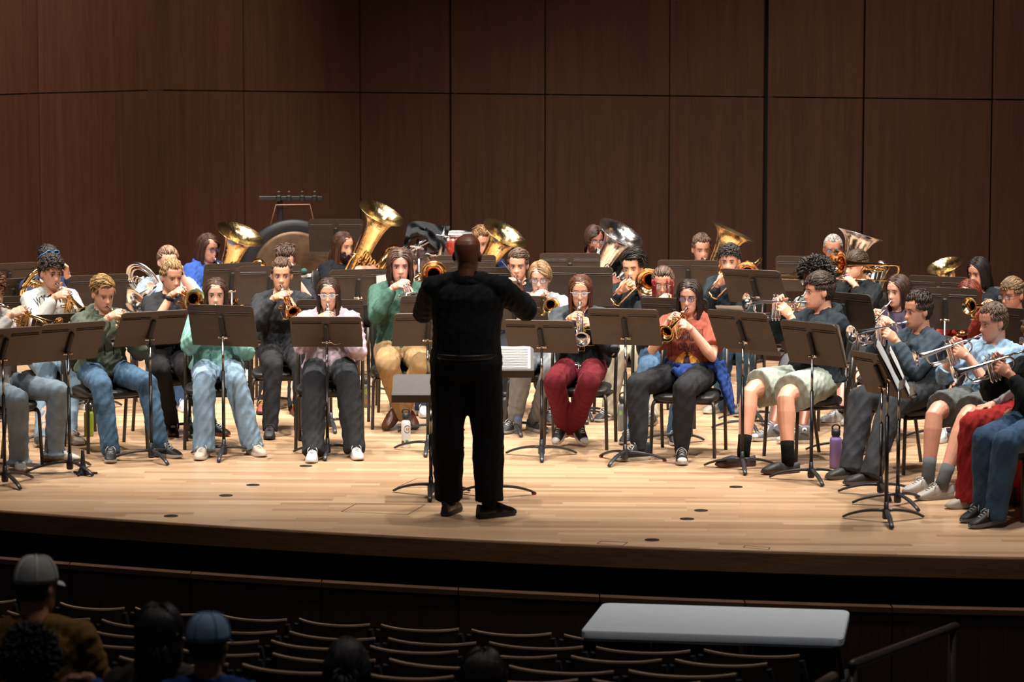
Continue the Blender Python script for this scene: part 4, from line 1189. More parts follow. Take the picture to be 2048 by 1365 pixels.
    if sd.get('stripe'):
        for sx in (-1, 1):
            tm = MB()
            if sd.get('st') == 'swoosh':
                tm.tube([P2(y, sx * (np.interp(y, [p[0] for p in out], [p[1] for p in out]) + .0005), z) for y, z in ((-.06, .06), (-.02, .040), (.02, .036), (.06, .046), (.10, .062))], [(.001, .001), (.004, .002), (.008, .002), (.006, .002), (.001, .001)], 6, side=U)
            else:
                for q in range(3): tm.tube([P2(.0 + q * .022, sx * .0335, .03), P2(.022 + q * .022, sx * .026, .07)], [(.004, .003)] * 2, 6, side=F)
            small('side_stripe', tm, mat('stripe_' + sd['stripe'], sd['stripe'], .6), s_)
def decal(me, text, size, cx, cz, mt, arch=0.0, name='print', spread=None, font_scale=(1, 1), poly=None, off=.0018):
    """lettering or a flat shape laid on the front of a garment; cx to the wearer's left, cz above the hips, metres"""
    if poly is None:
        cu = bpy.data.curves.new('t', 'FONT'); cu.body = text; cu.size = size; cu.align_x = 'CENTER'; cu.resolution_u = 3
        if spread: cu.space_character = spread
        cu.offset = size * .012
        ob = bpy.data.objects.new('t', cu); COL.objects.link(ob)
        dg = bpy.context.evaluated_depsgraph_get(); mesh = bpy.data.meshes.new_from_object(ob.evaluated_get(dg), depsgraph=dg); bpy.data.objects.remove(ob)
        vs = [(v.co.x * font_scale[0], v.co.y * font_scale[1]) for v in mesh.vertices]; fs = [tuple(p.vertices) for p in mesh.polygons]
        bpy.data.meshes.remove(mesh)
    else: vs, fs = poly
    import bmesh
    tm = bpy.data.meshes.new('d'); tm.from_pydata([(x, y, 0) for x, y in vs], [], fs); bm = bmesh.new(); bm.from_mesh(tm)
    bmesh.ops.triangulate(bm, faces=bm.faces)
    for _ in range(4):
        e = [q for q in bm.edges if q.calc_length() > .016]
        if not e: break
        bmesh.ops.subdivide_edges(bm, edges=e, cuts=1); bmesh.ops.triangulate(bm, faces=bm.faces)
    bm.to_mesh(tm); bm.free()
    bvh = me_bvh(me); f, up = Vector(me.f), Vector((0, 0, 1)); Lf = -Vector(me.R)
    o = me.root.location; out = []
    for v in tm.vertices:
        x, y = v.co.x, v.co.y; y += arch * (1 - (x / .14) ** 2) if arch else 0
        p = Vector(me.P) + Lf * (x + cx) + up * (y + cz) + f * .6
        best = None; st = p - o
        for _ in range(8):      # the chest itself, behind any arm
            h = bvh.ray_cast(st, -f, 1.2)
            if h[0] is None: break
            ax = (h[0] + o - Vector(me.P)); tt = ax.z / max(me.N[2] - me.P[2], .1)
            if (ax - Vector(me.N - me.P) * tt).dot(f) < .06: break
            if h[1].dot(f) > 0: best = h[0]
            st = h[0] - f * .002
        q = best if best is not None else p - o - f * .46
        v.co = q + f * off
    tm.materials.append(mt); return link(name, tm, me.shirt)
def me_bvh(me):
    if not hasattr(me, '_b'):
        m = me.shirtmesh; me._b = BVHTree.FromPolygons([v.co.copy() for v in m.vertices], [tuple(p.vertices) for p in m.polygons])
    return me._b
# instruments held by players -----------------------------------------------------------
def sph_hit(M, L, px, py, far=False):
    r = ray(px, py); a = r.dot(r); oc = CAMP - Vector(M); b = r.dot(oc); c = oc.dot(oc) - L * L; disc = b * b - a * c
    t = (-b + (math.sqrt(disc) if far else -math.sqrt(disc))) / a if disc > 0 else -b / a
    return CAMP + r * t
def play_trumpet(kind, bell, label, far=False, up=(0, 0, 1), group=None, dz=0):
    def fn(me):
        E = sph_hit(me.mouth, .485, bell[0], bell[1], far); d = unit(np.array(E) - me.mouth)
        U = unit(np.array(up, float) - d * np.dot(up, d)); Rr = np.cross(d, U)
        M = frame(d, U, tuple(me.mouth)); TP[kind].place('trumpet' if kind != 'flugel' else 'flugelhorn', M, label, 'trumpet' if kind != 'flugel' else 'flugelhorn')
        X = lambda x, y, z: me.mouth + Rr * x + d * y + U * z
        C = lambda x, y, z: Rr * x + d * y + U * z
        me.hands = {1: (X(.078, .150, -.028), C(-.50, .62, .62), C(-.72, -.1, -.70)),
                    -1: (X(-.070, .150, -.105), C(.22, .62, .75), C(.95, .15, -.1))}
    return fn
def play_trombone(slide, label, up=(0, 0, 1), group=None, far=False, kind=0):
    def fn(me):
        E = sph_hit(me.mouth, .75, slide[0], slide[1], far); d = unit(np.array(E) - me.mouth)
        U = unit(np.array(up, float) - d * np.dot(up, d)); Rr = np.cross(d, U)
        M = frame(d, U, tuple(me.mouth)); TB[kind].place('trombone', M, label, 'trombone')
        X = lambda x, y, z: me.mouth + Rr * x + d * y + U * z
        C = lambda x, y, z: Rr * x + d * y + U * z
        me.hands = {1: (X(.055, .16, -.07), C(-.75, .35, .5), C(-.3, -.9, .1)), -1: (X(-.10, .03, -.12), C(.35, .35, .85), C(.9, .0, -.3))}
    return fn
def play_tuba(px, py, Dd, axis, ma, label, **kw):
    def fn(me):
        r, M, L = tuba(px, py, Dd, axis, me.mouth, ma, label, **kw); me.tuba = M
        s = kw.get('s', 1.0)
        a = np.array(M @ Vector((.06 * s, -.17 * s, -L * .50))); b = np.array(M @ Vector((.02, -.12 * s, -L * .62)))
        me.hands = {1: (a + V(-.10, -.0, -.04), V(1, .1, .35), V(0, 1, -.3)), -1: (b + V(.19, .0, .04), V(-.9, -.3, .1), V(-.1, 1, -.1))}
    return fn
def play_horn(px, py, Dd, kind, axis, label, far=False):
    def fn(me):
        c = np.array(at(px, py, Dd)); M = frame(axis, (0, .0, 1), tuple(c)); HP[kind].place('french_horn', M, label, 'french horn')
        m = me.mouth; me.hands = {1: (c - unit(axis) * .12, unit(axis) * -1 + V(0, 0, .2), V(0, 0, 1)), -1: (m + me.f * .16 - me.R * .06 - V(0, 0, .02), V(0, -.2, .9), me.R * .8)}
    return fn
# ================================================================ THE CAST
def beanie(me, small):
    m = MB(); rings = []
    for i in range(9):
        t = i / 8; r = math.cos(t * PI / 2 * .97) ** .6; z = .045 + .105 * math.sin(t * PI / 2)
        rings.append(np.array([me.T1(r * .088 * math.cos(a), -.012 + r * .106 * math.sin(a), z + .012 * math.sin(a)) for a in np.linspace(0, 2 * PI, 24, endpoint=False)]))
    m.loft(rings)
    m.tube([me.T1(.089 * math.cos(a), -.012 + .107 * math.sin(a), .052 + .014 * math.sin(a)) for a in np.linspace(0, 2 * PI, 24, endpoint=False)], [(.022, .008)] * 24, 8, side=me.hu, closed=True)
    small('beanie', m, fabric('9c7245'))
def cap(me, small, c, c2, peak=1):
    m = MB(); rings = []
    for i in range(10):
        t = i / 9; r = math.cos(t * PI / 2 * .98) ** .62; z = .028 + .108 * math.sin(t * PI / 2)
        rings.append(np.array([me.T1(r * .087 * math.cos(a), -.008 + r * .108 * math.sin(a), z) for a in np.linspace(0, 2 * PI, 30, endpoint=False)]))
    m.loft(rings); cp = small('cap', m, fabric(c))
    for k in range(6):
        m = MB(); a = k * PI / 3 + .3
        m.tube([me.T1(math.cos(t * PI / 2 * .98) ** .62 * .0885 * math.cos(a), -.008 + math.cos(t * PI / 2 * .98) ** .62 * .1095 * math.sin(a), .028 + .1095 * math.sin(t * PI / 2)) for t in np.linspace(0, 1, 8)], [(.005, .0018)] * 8, 6)
        small('cap_seam', m, fabric(c2), cp)
    m = MB(); m.ell(me.T1(0, -.008, .138), (.007,) * 3, n=8, m=6); small('cap_button', m, fabric(c2), cp)
    m = MB(); rings = []
    for t in np.linspace(0, 1, 6):
        y = .085 + .075 * t; rings.append(np.array([me.T1(x * (.080 - .02 * t * t), peak * y - .01 - abs(x) ** 2 * .035 * 1, .028 - .02 * t - .012 * x * x + dz) for dz in (.0025, -.0025) for x in (np.linspace(-1, 1, 9) if dz > 0 else np.linspace(1, -1, 9))]))
    m.loft(rings); small('cap_peak', m, fabric(c2), cp)
# ---- conductor (seen from behind)
def baton(me):
    wr = np.array(at(1043, 592, 19.05)); d = unit(V(-.25, .35, .9))
    me.hands = {1: (wr, V(-.35, .45, .82), V(-.5, .75, -.4)), -1: (np.array(at(882, 578, 19.05)), V(.3, .75, .5), V(.2, .5, -.8))}
    a = wr + V(-.015, .03, .085); b = np.array(at(1003, 522, 19.05))
    m = MB(); m.tube([a - V(*a), b - a], [.003, .0012], 8); m.ell((0, 0, 0), (.010, .010, .014), n=10, m=6)
    link('baton', m.data('baton', mat('white_baton', (.85, .85, .82), .4)), loc=tuple(a), label="white baton held up in the conductor's right hand", cat='baton')
def belt(me, small, o):
    m = MB(); P = me.P + V(0, 0, .055)
    m.tube([P + me.R * .205 * math.cos(t) + me.f * .168 * math.sin(t) for t in np.linspace(0, 2 * PI, 30, endpoint=False)], [(.018, .006)] * 30, 8, side=(0, 0, 1), closed=True)
    small('belt', m, mat('black_leather', (.014, .012, .011), .35))
cR = onz(978, 1036); cL = onz(897, 1030)
cond = person('bald conductor in black shirt and trousers standing with back turned, arms raised', (935, 511), 18.62, 178, hpsi=172, pitch=4, k=1.09, skin='7A4A36',
    hr=dict(style='bald'), hc='15100d', pose='stand', hip=tuple(at(932, 728, 18.60)), wide=1.16, eyes='open', glasses=('8a8a8a', None), inst=baton,
    knees=[tuple(at(976, 872, 18.66)), tuple(at(896, 870, 18.66))], ankles=[(cR.x, cR.y, .10), (cL.x, cL.y, .10)], footpsi=(128, 165),
    arms={1: V(.5, 0, -.6), -1: V(-.34, 0, -.6)}, top=dict(nk=.132, c='191b1f', g=.030, neck='collar', fold=.012, belly=.05, hem=.0, sg=.022), pants=dict(c='101012', g=.034, cuff=.088, fold=.010),
    shoes=dict(c='0d0b0b', sole='0a0a0a', r=.3, type='boot'), sock=('0c0c0c', .14), extra=belt)
# ---- seated players.  G: shorthand
def play(w, label, head, D, psi, instf=None, chairpsi=None, **kw):
    return person(label, head, D, psi, inst=instf, chairlab='black orchestra chair under the ' + w, chairpsi=chairpsi, **kw)
LONG = lambda L, **k: dict(dict(style='long', len=L, rad=.0052, vol=.005), **dict(k, n=700))
SHORT = lambda **k: dict(dict(style='short', len=.05, n=620, rad=.0042, vol=.008), **{q: (v * .7 if q == 'vol' else v) for q, v in k.items() if q not in ('n', 'rad')})
# F1 far left, head outside the picture
play('far left trumpeter', 'far left trumpeter in white and navy jacket and pale jeans, cut by the picture edge', (-16, 585), 20.9, 48,
     play_trumpet('brass', (112, 652), 'brass trumpet at the far left edge pointing right'), hc='6b4526', hr=dict(style='curly', len=.06, n=300, curl=.8, rad=.007),
     top=dict(c='c9c7c2', neck='crew', g=.03), pants=dict(c='7f93a3', denim=True, cuff=.075, roll=True), knees=[(38, 800), (115, 783)], ankles=[(38, 912), (108, 896)],
     shoes=dict(c='cfc8ba', sole='a9714a', lace='2038a0', stripe='6f8a2a', st='swoosh'), footpsi=(15, 85), sock=('c2b8a4', .12))
# F2
m2 = play('player in the white printed sweatshirt', 'curly dark-haired trumpeter in white sweatshirt with arched black lettering and pale jeans', (103, 546), 22.7, 34,
     play_trumpet('brass', (166, 628), 'brass trumpet held by the player in the white printed sweatshirt'), pitch=8, hc='3a3029', hr=dict(style='curly', len=.045, n=620, curl=1.0, rad=.005, vol=.009, lift=.02),
     top=dict(c='d9dad6', neck='crew', g=.034, belly=.03, fold=.007), pants=dict(c='86a3ba', denim=True, cuff=.075), knees=[(112, 760), (160, 750)], ankles=[(84, 872), (135, 860)], shoes=dict(c='c9b8a2', sole='e6ddcf'), skin='DDA184')
decal(m2, 'WYOMING', .072, -.01, .405, BLACK, arch=.02, spread=1.1, font_scale=(.9, 1.25))
decal(m2, '', 0, -.03, .375, mat('print_red', (.45, .04, .05), .7), poly=([(-.03, 0), (.03, .012), (.005, -.006)], [(0, 1, 2)]))
# F3
play('blond player in the green hoodie', 'blond trumpeter in grey-green hoodie and blue jeans, left front row', (207, 588), 21.75, 30,
     play_trumpet('brass', (282, 658), 'brass trumpet held by the blond player in the green hoodie'), pitch=14, hc='a8834f', hr=SHORT(len=.075, sweep=.5, up=.1, lift=.015),
     top=dict(c='5f6858', neck='hood', g=.036, belly=.05, cord=('1d1f1c', .30), ribhem=True, fold=.022, hem=.02), pants=dict(c='4d7394', denim=True, cuff=.072), knees=[(222, 786), (318, 772)], ankles=[(222, 893), (322, 886)],
     shoes=dict(c='23242a', sole='d9cfc4'), footpsi=(5, 55), sock=('111111', .10), skin='E3A68C')
# F4
play('girl in the mint hoodie', 'long-haired girl in mint hoodie and wide pale jeans behind the darkest stand', (432, 589), 21.9, 4,
     play_trumpet('brass', (446, 676), 'brass trumpet mostly hidden behind the darkest front stand'), pitch=4, hc='4a3020', hr=LONG(.34, part=.0, face=.064), k=.97, skin='E2AE95',
     top=dict(c='8fcdbf', neck='hood', g=.042, belly=.05, ribhem=True, fold=.024, hem=.02), pants=dict(c='8fb0c9', denim=True, cuff=.088, g=.022, fold=.02), knees=[(404, 790), (498, 797)], ankles=[(408, 888), (506, 882)],
     shoes=dict(c='cdb9a6', sole='efe6dc', lace='f4f0ea'), footpsi=(-8, 30))
# F5
play('boy in the black shirt', 'boy in charcoal button-up shirt with gold trumpet aimed down, second row', (563, 551), 22.9, 4,
     play_trumpet('gold', (583, 628), 'gold trumpet aimed down by the boy in the charcoal shirt'), pitch=3, hc='5a4030', hr=SHORT(len=.05, up=.6), skin='D9A07F',
     top=dict(c='35363a', neck='collar', g=.020, fold=.018), pants=dict(c='2b2b2e', cuff=.062), knees=[(546, 735), (604, 735)], ankles=[(540, 848), (604, 850)], shoes=dict(c='26282b', sole='2c2d30', lace='3a3a3a'), footpsi=(2, 10), look=-1.0)
# F6
play('girl in the pink hoodie', 'girl with clear glasses and long straight hair in pale pink hoodie and black trousers', (657, 589), 21.9, 0,
     play_trumpet('silver', (668, 674), 'silver trumpet pointing straight out from the girl in the pink hoodie'), pitch=2, hc='3c251b', hr=LONG(.33, part=.0, face=.062, n=620), glasses=('d6d6dc', None), k=.97, skin='D9A288',
     top=dict(c='dfc3d0', neck='hood', g=.042, belly=.05, ribhem=True, fold=.022, hem=.02), pants=dict(c='2c2e31', g=.030, cuff=.088, fold=.02, n='cargo_trousers'), knees=[(622, 778), (703, 776)], ankles=[(627, 893), (709, 888)],
     shoes=dict(c='e9e8ea', sole='f2f2f2'), footpsi=(-3, 14))
# F7
play('long-haired man in the green sweater', 'man with long wavy hair in heathered green sweater and khaki trousers, ankles crossed', (800, 531), 23.0, 6,
     play_trumpet('silver', (822, 600), 'silver trumpet pointing out from the man in the green sweater'), hc='54392a', hr=dict(style='wavy', len=.30, n=700, rad=.0055, curl=.22, part=.0, face=.062, vol=.012), k=1.05, skin='E3A08C',
     top=dict(c='416657', heather=True, neck='crew', g=.026, fold=.012), pants=dict(c='b5905c', g=.022, cuff=.070, hemz=.07, n='khaki_trousers'), knees=[(776, 738), (852, 738)], ankles=[(812, 828), (795, 832)],
     shoes=dict(c='5d2f17', sole='3a2015', r=.3, type='boot', tip=30), footpsi=(35, -35), sock=('c8ccd0', .09))
# C1..C6
play('dark-blue-sleeved man right of the conductor', "man with short brown hair playing just behind the conductor's right hand", (1036, 531), 23.9, -8,
     play_trumpet('brass', (1014, 592), "brass trumpet just behind the conductor's raised hand"), hc='54402e', hr=SHORT(len=.06, sweep=-.5), skin='D99C84', look=-.5,
     top=dict(c='16181d', neck='crew'), pants=dict(c='20242c'), shoes=dict(c='2b2b2b', sole='c9a78c'), knees=[(1010, 735), (1095, 740)], ankles=[(1012, 812), (1100, 820)])
play('blond boy in the grey t-shirt', 'blond boy with thin glasses in light grey t-shirt and grey sweatpants', (1080, 556), 22.8, -6,
     play_trumpet('brass', (1098, 612), 'brass trumpet played by the blond boy in the grey t-shirt', ), pitch=10, hc='8d6e4c', hr=dict(style='bob', len=.095, n=600, rad=.0048, part=.02, face=.060, vol=.006), glasses=('4a4a50', None), skin='E4B09A',
     top=dict(c='a3a8ab', sleeve='short', neck='crew', g=.026), pants=dict(c='8b9096', jog=True, g=.024), knees=[(1040, 742), (1108, 745)], ankles=[(1028, 838), (1058, 833)], shoes=dict(c='3b3f42', sole='b9b4ae'), footpsi=(-30, 30), sock=('5b5f66', .1))
def keys(me, small, o):
    m = MB(); b = me.P + me.f * .16 + V(.0, 0, .06)
    for a in ((-.10, .02), (-.04, -.05), (0, -.06), (.03, -.04)): m.tube([b, b + V(a[0], -.05, a[1] - .02)], .005, 6)
    m.ell(b + V(-.03, -.03, -.02), (.03, .01, .012)); small('key_bunch', m, CHROME)
c3 = play('girl in the maroon trousers', 'girl with glasses, long brown hair, dark t-shirt and maroon trousers, ankles crossed', (1161, 583), 21.9, -10,
     play_trumpet('silver', (1158, 680), 'silver trumpet pointing down beside the yellow shirt print', up=(-.15, 0, 1)), hpsi=-4, hc='5b3422', hr=LONG(.34, part=0, face=.060, n=620), glasses=('b9b9c0', None), k=.98, skin='D79E80',
     top=dict(c='1d2024', neck='crew', g=.024), pants=dict(c='6d1623', g=.020, cuff=.074, fold=.018, hemz=.09), knees=[(1094, 772), (1172, 774)], ankles=[(1140, 858), (1118, 846)],
     shoes=dict(c='1c1c1d', sole='d8d2c6', type='high', lace='d9d2c0', toe='b9b6b3', tip=38), footpsi=(-30, 30), extra=keys)
YP = mat('print_yellow', (.75, .55, .05), .7)
def lines(me, segs, w, mt, cx, cz):
    vs = []; fs = []
    for (x0, y0, x1, y1) in segs:
        d = unit(V(x1 - x0, y1 - y0)) ; n_ = V(-d[1], d[0]) * w / 2; b = len(vs)
        for p in (V(x0, y0) - n_, V(x1, y1) - n_, V(x1, y1) + n_, V(x0, y0) + n_): vs.append(tuple(p))
        fs.append((b, b + 1, b + 2, b + 3))
    decal(me, '', 0, cx, cz, mt, poly=(vs, fs))
lines(c3, [(-.022, .10, -.022, -.12), (.022, .10, .022, -.12), (-.008, .08, -.008, -.10), (.008, .08, .008, -.10), (-.03, .10, .03, .10), (-.022, -.12, .022, -.12)] + [(s * .026, .07 - .03 * k, s * .036, .055 - .03 * k) for s in (-1, 1) for k in range(4)] + [(.03, .04, .07, .04), (.03, -.08, .09, -.08), (-.03, -.04, -.08, -.04)], .004, YP, .02, .26)
def jacket(me, small, o):
    for s in (1, -1):
        m = MB(); S, A = me.sh[s], me.el[s]
        m.tube([me.N + me.R * s * .07 - V(0, 0, .01), S + V(0, 0, .01), S + (A - S) * .4, S + (A - S) * .8, A], [.060, .082, .078, .072, .072], 14)
        q = remeshed(m, .009, 2); displace(q, .014, 26); link('jacket_sleeve', finish(q, fabric('4a4f54', denim=True), o, 'sleeve'), me.root)
jacket(c3, None, c3.root.location)
play('trombonist with dark swept hair', 'trombonist with dark swept hair in black pullover', (1264, 536), 23.8, -22,
     play_trombone((1222, 596), 'brass trombone with copper bell held by the dark-haired trombonist in the middle', ), hpsi=-15, hc='1f1714', hr=SHORT(len=.10, sweep=-.6, up=.3, vol=.018, n=520), skin='D3997B', roll=-4,
     top=dict(c='1e252c', neck='crew', g=.028), pants=dict(c='b3a98f', g=.02), shoes=dict(c='24262a', sole='b9b4ae', type='sneaker', stripe='d8d8d8', st='swoosh'), knees=[(1216, 735), (1262, 740)], ankles=[(1217, 815), (1306, 822)])
play('player with red braids', 'player with red-dyed front braids and round glasses in black top', (1326, 567), 22.6, -6,
     play_trumpet('gold', (1352, 615), 'small gold trumpet played by the player with red braids'), pitch=10, hc='5b4435', hr=dict(style='bun', n=420, tips='8e1f26'), glasses=('b08a6a', None), skin='C98F74', k=.97,
     top=dict(c='1a1a1d', neck='crew'), pants=dict(c='4b7093', denim=True, g=.018), shoes=dict(c='22242a', sole='d8d6d0', type='sneaker'), knees=[(1296, 740), (1372, 745)], ankles=[(1258, 858), (1347, 860)])
def tied(me, small, o):
    m = MB(); P = me.P + V(0, 0, .085)
    m.tube([P + me.R * .185 * math.cos(t) + me.f * .165 * math.sin(t) - V(0, 0, .02) * math.sin(t) for t in np.linspace(0, 2 * PI, 24, endpoint=False)], [(.035, .018)] * 24, 8, side=(0, 0, 1), closed=True)
    k_ = P + me.f * .185 - V(0, 0, .03)
    m.ell(k_, (.05, .045, .045)); m.tube([k_, k_ - me.R * -.02 + me.f * .05 - V(0, 0, .04), k_ - me.R * .03 + me.f * .09 - V(0, 0, .055)], [.035, .042, .045], 10)
    m.tube([k_, k_ + me.R * .06 + me.f * .03 - V(0, 0, .02), k_ + me.R * .10 + me.f * .02 - V(0, 0, .0)], [.03, .035, .02], 10)
    b = P - me.R * .19 - me.f * .02
    m.tube([b, b - me.R * .05 - V(0, 0, .12), b - me.R * .09 - V(0, 0, .26), b - me.R * .12 + me.f * .05 - V(0, 0, .36)], [(.05, .12), (.035, .15), (.03, .13), (.015, .05)], 12, side=-me.R)
    q = remeshed(m, .0095, 2); displace(q, .02, 26); link('tied_jacket', finish(q, fabric('1f4693'), o, 'tied'), me.root, label='royal blue jacket knotted round the waist')
c6 = play('long-haired player in the rust t-shirt', 'player with glasses and long dark wavy hair in rust printed t-shirt and black joggers', (1379, 594), 21.5, -14,
     play_trumpet('brass', (1326, 668), 'brass trumpet held by the long-haired player in the rust t-shirt', up=(-.1, 0, 1)), hpsi=-16, hc='2c1c17', hr=dict(style='wavy', len=.33, n=700, rad=.0055, curl=.12, part=0, face=.062), glasses=('30302f', '8280b4'), skin='D9A089',
     top=dict(c='b1563f', sleeve='short', neck='crew', g=.030, belly=.03, fold=.02, hem=.01), pants=dict(c='2a2b2e', jog=True, g=.024), knees=[(1274, 772), (1368, 780)], ankles=[(1279, 893), (1362, 897)],
     shoes=dict(c='1d1e20', sole='cfc8ba', type='high', lace='e2dcd0', toe='ded8cc'), footpsi=(-70, 0), extra=tied)
DK1 = mat('print_dark', (.05, .025, .025), .7)
decal(c6, 'DARE', .066, -.01, .265, DK1, font_scale=(.86, 1.3)); decal(c6, 'DEVIL', .066, .0, .188, DK1, font_scale=(.76, 1.25)); decal(c6, 'THE', .018, -.095, .20, DK1)
lines(c6, [(-.12, .345, .11, .345), (-.12, .345, -.12, .06), (.11, .345, .11, .06)], .005, DK1, 0, 0)
OY = mat('print_orange', (.85, .38, .04), .7)
decal(c6, '', 0, .0, .120, OY, poly=([(-.10, -.055), (.10, -.055), (.085, 0), (.05, .03), (.02, .055), (-.02, .06), (-.05, .04), (-.085, .0)], [(0, 1, 2, 3, 4, 5, 6, 7)]))
decal(c6, '', 0, .0, .120, DK1, off=.0034, poly=([(-.032, -.035), (.028, -.035), (.018, .02), (.006, .034), (.006, .044), (.016, .046), (.016, .050), (.007, .051), (.006, .060), (-.007, .060), (-.008, .051), (-.017, .050), (-.017, .046), (-.007, .044), (-.007, .034), (-.018, .02)], [tuple(range(16))]))
# R1..R11
play('trombonist in the teal jacket', 'curly-haired trombonist in dark teal jacket and jeans, copper bell by his face', (1459, 522), 24.0, -35,
     play_trombone((1418, 583), 'brass trombone with copper bell held by the curly-haired trombonist'), hpsi=-12, hc='2b2422', hr=dict(style='curly', len=.035, n=620, curl=1.0, rad=.005, vol=.008, lift=.02), skin='D5A088',
     top=dict(c='232d33', neck='crew', g=.034), pants=dict(c='3f6382', denim=True), knees=[(1450, 718), (1495, 722)], ankles=[(1440, 800), (1490, 805)], shoes=dict(c='a39c93', sole='cfc8bd'))
play('big player in the navy hoodie', 'heavily built player in navy hoodie and pale shorts, in profile with raised silver trumpet', (1638, 583), 21.25, -66,
     play_trumpet('silver', (1490, 603), 'silver trumpet held level by the big player in the navy hoodie', far=False), hpsi=-76, pitch=2, k=1.08, wide=1.18, hc='3d2f26', hr=SHORT(len=.06, up=.0, fwd=.6, vol=.012), skin='DFA084', eyes='down',
     top=dict(c='232b32', neck='hood', g=.036, belly=.07, cord=('d8d8d8', .13), ribhem=False, fold=.022, hem=.02), pants=dict(c='b9c4b4', short=True, g=.024), knees=[(1488, 782), (1570, 792)], ankles=[(1487, 905), (1576, 918)],
     shoes=dict(c='2d2b29', sole='5b3626', type='slip'), footpsi=(-72, -64), sock=('0c0c0c', .12), lean=-.02)
play('player with the dark afro', 'player with dark afro almost hidden behind the navy hoodie', (1629, 560), 22.95, -48,
     play_trumpet('brass', (1558, 668), 'brass trumpet half hidden below the level silver trumpet', far=False), hpsi=-50, hc='1b1311', hr=dict(style='afro', len=.075, n=900, rad=.0075, curl=.9, vol=.02), skin='7A4A35', glasses=('55504a', None),
     top=dict(c='9fb3b5', neck='crew'), pants=dict(c='57585c', g=.02), knees=[(1520, 745), (1582, 752)], ankles=[(1522, 866), (1580, 880)], shoes=dict(c='6a6a6c', sole='d9d6ce', type='high', toe='d9d6ce'), footpsi=(-60, -80), lean=.09)
play('trombonist in the black sweatshirt', 'trombonist in black sweatshirt seen in profile, slide reaching to the left', (1713, 532), 24.1, -52,
     play_trombone((1553, 549), 'brass trombone with its slide reaching left in front of the wall', up=(0, .5, 1)), hpsi=-62, hc='41311f', hr=SHORT(len=.055, up=.0, fwd=.6, vol=.01), skin='D9A48C',
     top=dict(c='1e2326', neck='crew', g=.038, fold=.022), pants=dict(c='26272a'), knees=[(1640, 735), (1690, 740)], ankles=[(1672, 838), (1700, 843)], shoes=dict(c='cfcfcf', sole='e0e0e0'))
play('girl in the purple top', 'girl with long brown hair in dark purple top behind two silver trumpets', (1796, 582), 22.4, -58,
     play_trumpet('silver', (1718, 672), 'silver trumpet pointing steeply down, held by the girl in the purple top'), hpsi=-45, hc='3b2820', hr=LONG(.30, part=0, face=.062), k=.98, skin='DBA38C',
     top=dict(c='3c3447', neck='crew'), pants=dict(c='2a2b31'), knees=[(1720, 760), (1766, 770)], ankles=[(1715, 868), (1760, 880)], shoes=dict(c='2a2a2a', sole='888888'))
r6 = play('player in the slate sweatshirt', 'player in slate blue sweatshirt and charcoal trousers, in profile with silver trumpet', (1836, 622), 20.75, -64,
     play_trumpet('silver', (1700, 668), 'silver trumpet held level by the player in the slate sweatshirt'), hpsi=-66, pitch=4, hc='33261f', hr=SHORT(len=.07, up=.7, vol=.014), skin='D59B7E', k=1.02,
     top=dict(c='3b4854', neck='crew', g=.036, belly=.03, fold=.02), pants=dict(c='3c3e43', g=.028, cuff=.078), knees=[(1708, 800), (1764, 812)], ankles=[(1700, 928), (1740, 940)], shoes=dict(c='2c2c2d', sole='6b675f', type='slip'), footpsi=(-62, -70), lean=.03)
decal(r6, '', 0, -.02, .30, mat('print_tan', (.35, .17, .08), .8), poly=([(-.04, -.012), (.0, -.02), (.045, 0), (.03, .012), (.048, .03), (.01, .016), (-.02, .024), (-.03, .008)], [tuple(range(8))]))
play('player in the sky-blue shirt', 'player in sky-blue patterned shirt and grey shorts, silver trumpet pointing down left', (1986, 645), 20.15, -56,
     play_trumpet('silver', (1830, 716), 'silver trumpet held by the player in the sky-blue shirt'), hpsi=-66, pitch=8, hc='5f4d3c', hr=SHORT(len=.045, up=.6, vol=.008), skin='D99C84', k=1.03, wide=1.12, eyes='down',
     top=dict(m=mat('blue_print_cloth', (.27, .43, .60), .85, var=.45, scale=16, bump=.3, bscale=22), sleeve='elbow', neck='collar', g=.034, belly=.05, fold=.022, hem=.03), pants=dict(c='686d6c', short=True, g=.02), knees=[(1835, 830), (1888, 845)], ankles=[(1856, 955), (1884, 968)],
     shoes=dict(c='c3beb8', sole='b4aea8'), footpsi=(-62, -66), sock=('6b6d6e', .13), lean=-.03)
play('player with black-framed glasses at right', 'fair-haired player with black-framed glasses in red shirt near the right edge', (2024, 590), 21.9, -58, play_trumpet('brass', (1934, 612), 'brass trumpet of the glasses player at right, bell behind a stand'), hpsi=-48, hc='7d6247', hr=SHORT(len=.06, up=.1, fwd=.6, vol=.01), skin='CF957A', glasses=('202022', None),
     top=dict(c='a13327', neck='crew'), pants=dict(c='25262a'), knees=[(1960, 770), (2000, 780)], ankles=[(1950, 880), (1995, 890)])
play('red-haired girl', 'red-haired girl with glasses peeping over a music stand at right', (1938, 592), 22.9, -30,
     play_trumpet('gold', (1921, 656), 'gold trumpet bell showing left of the sky-blue shirt player'), hc='6b2e1b', hr=LONG(.26, part=0, face=.058), glasses=('9a7a6a', None), skin='DDA38C',
     top=dict(c='b3271f', neck='crew'), pants=dict(c='25262a'), knees=[(1895, 760), (1945, 765)], ankles=[(1890, 860), (1945, 865)])
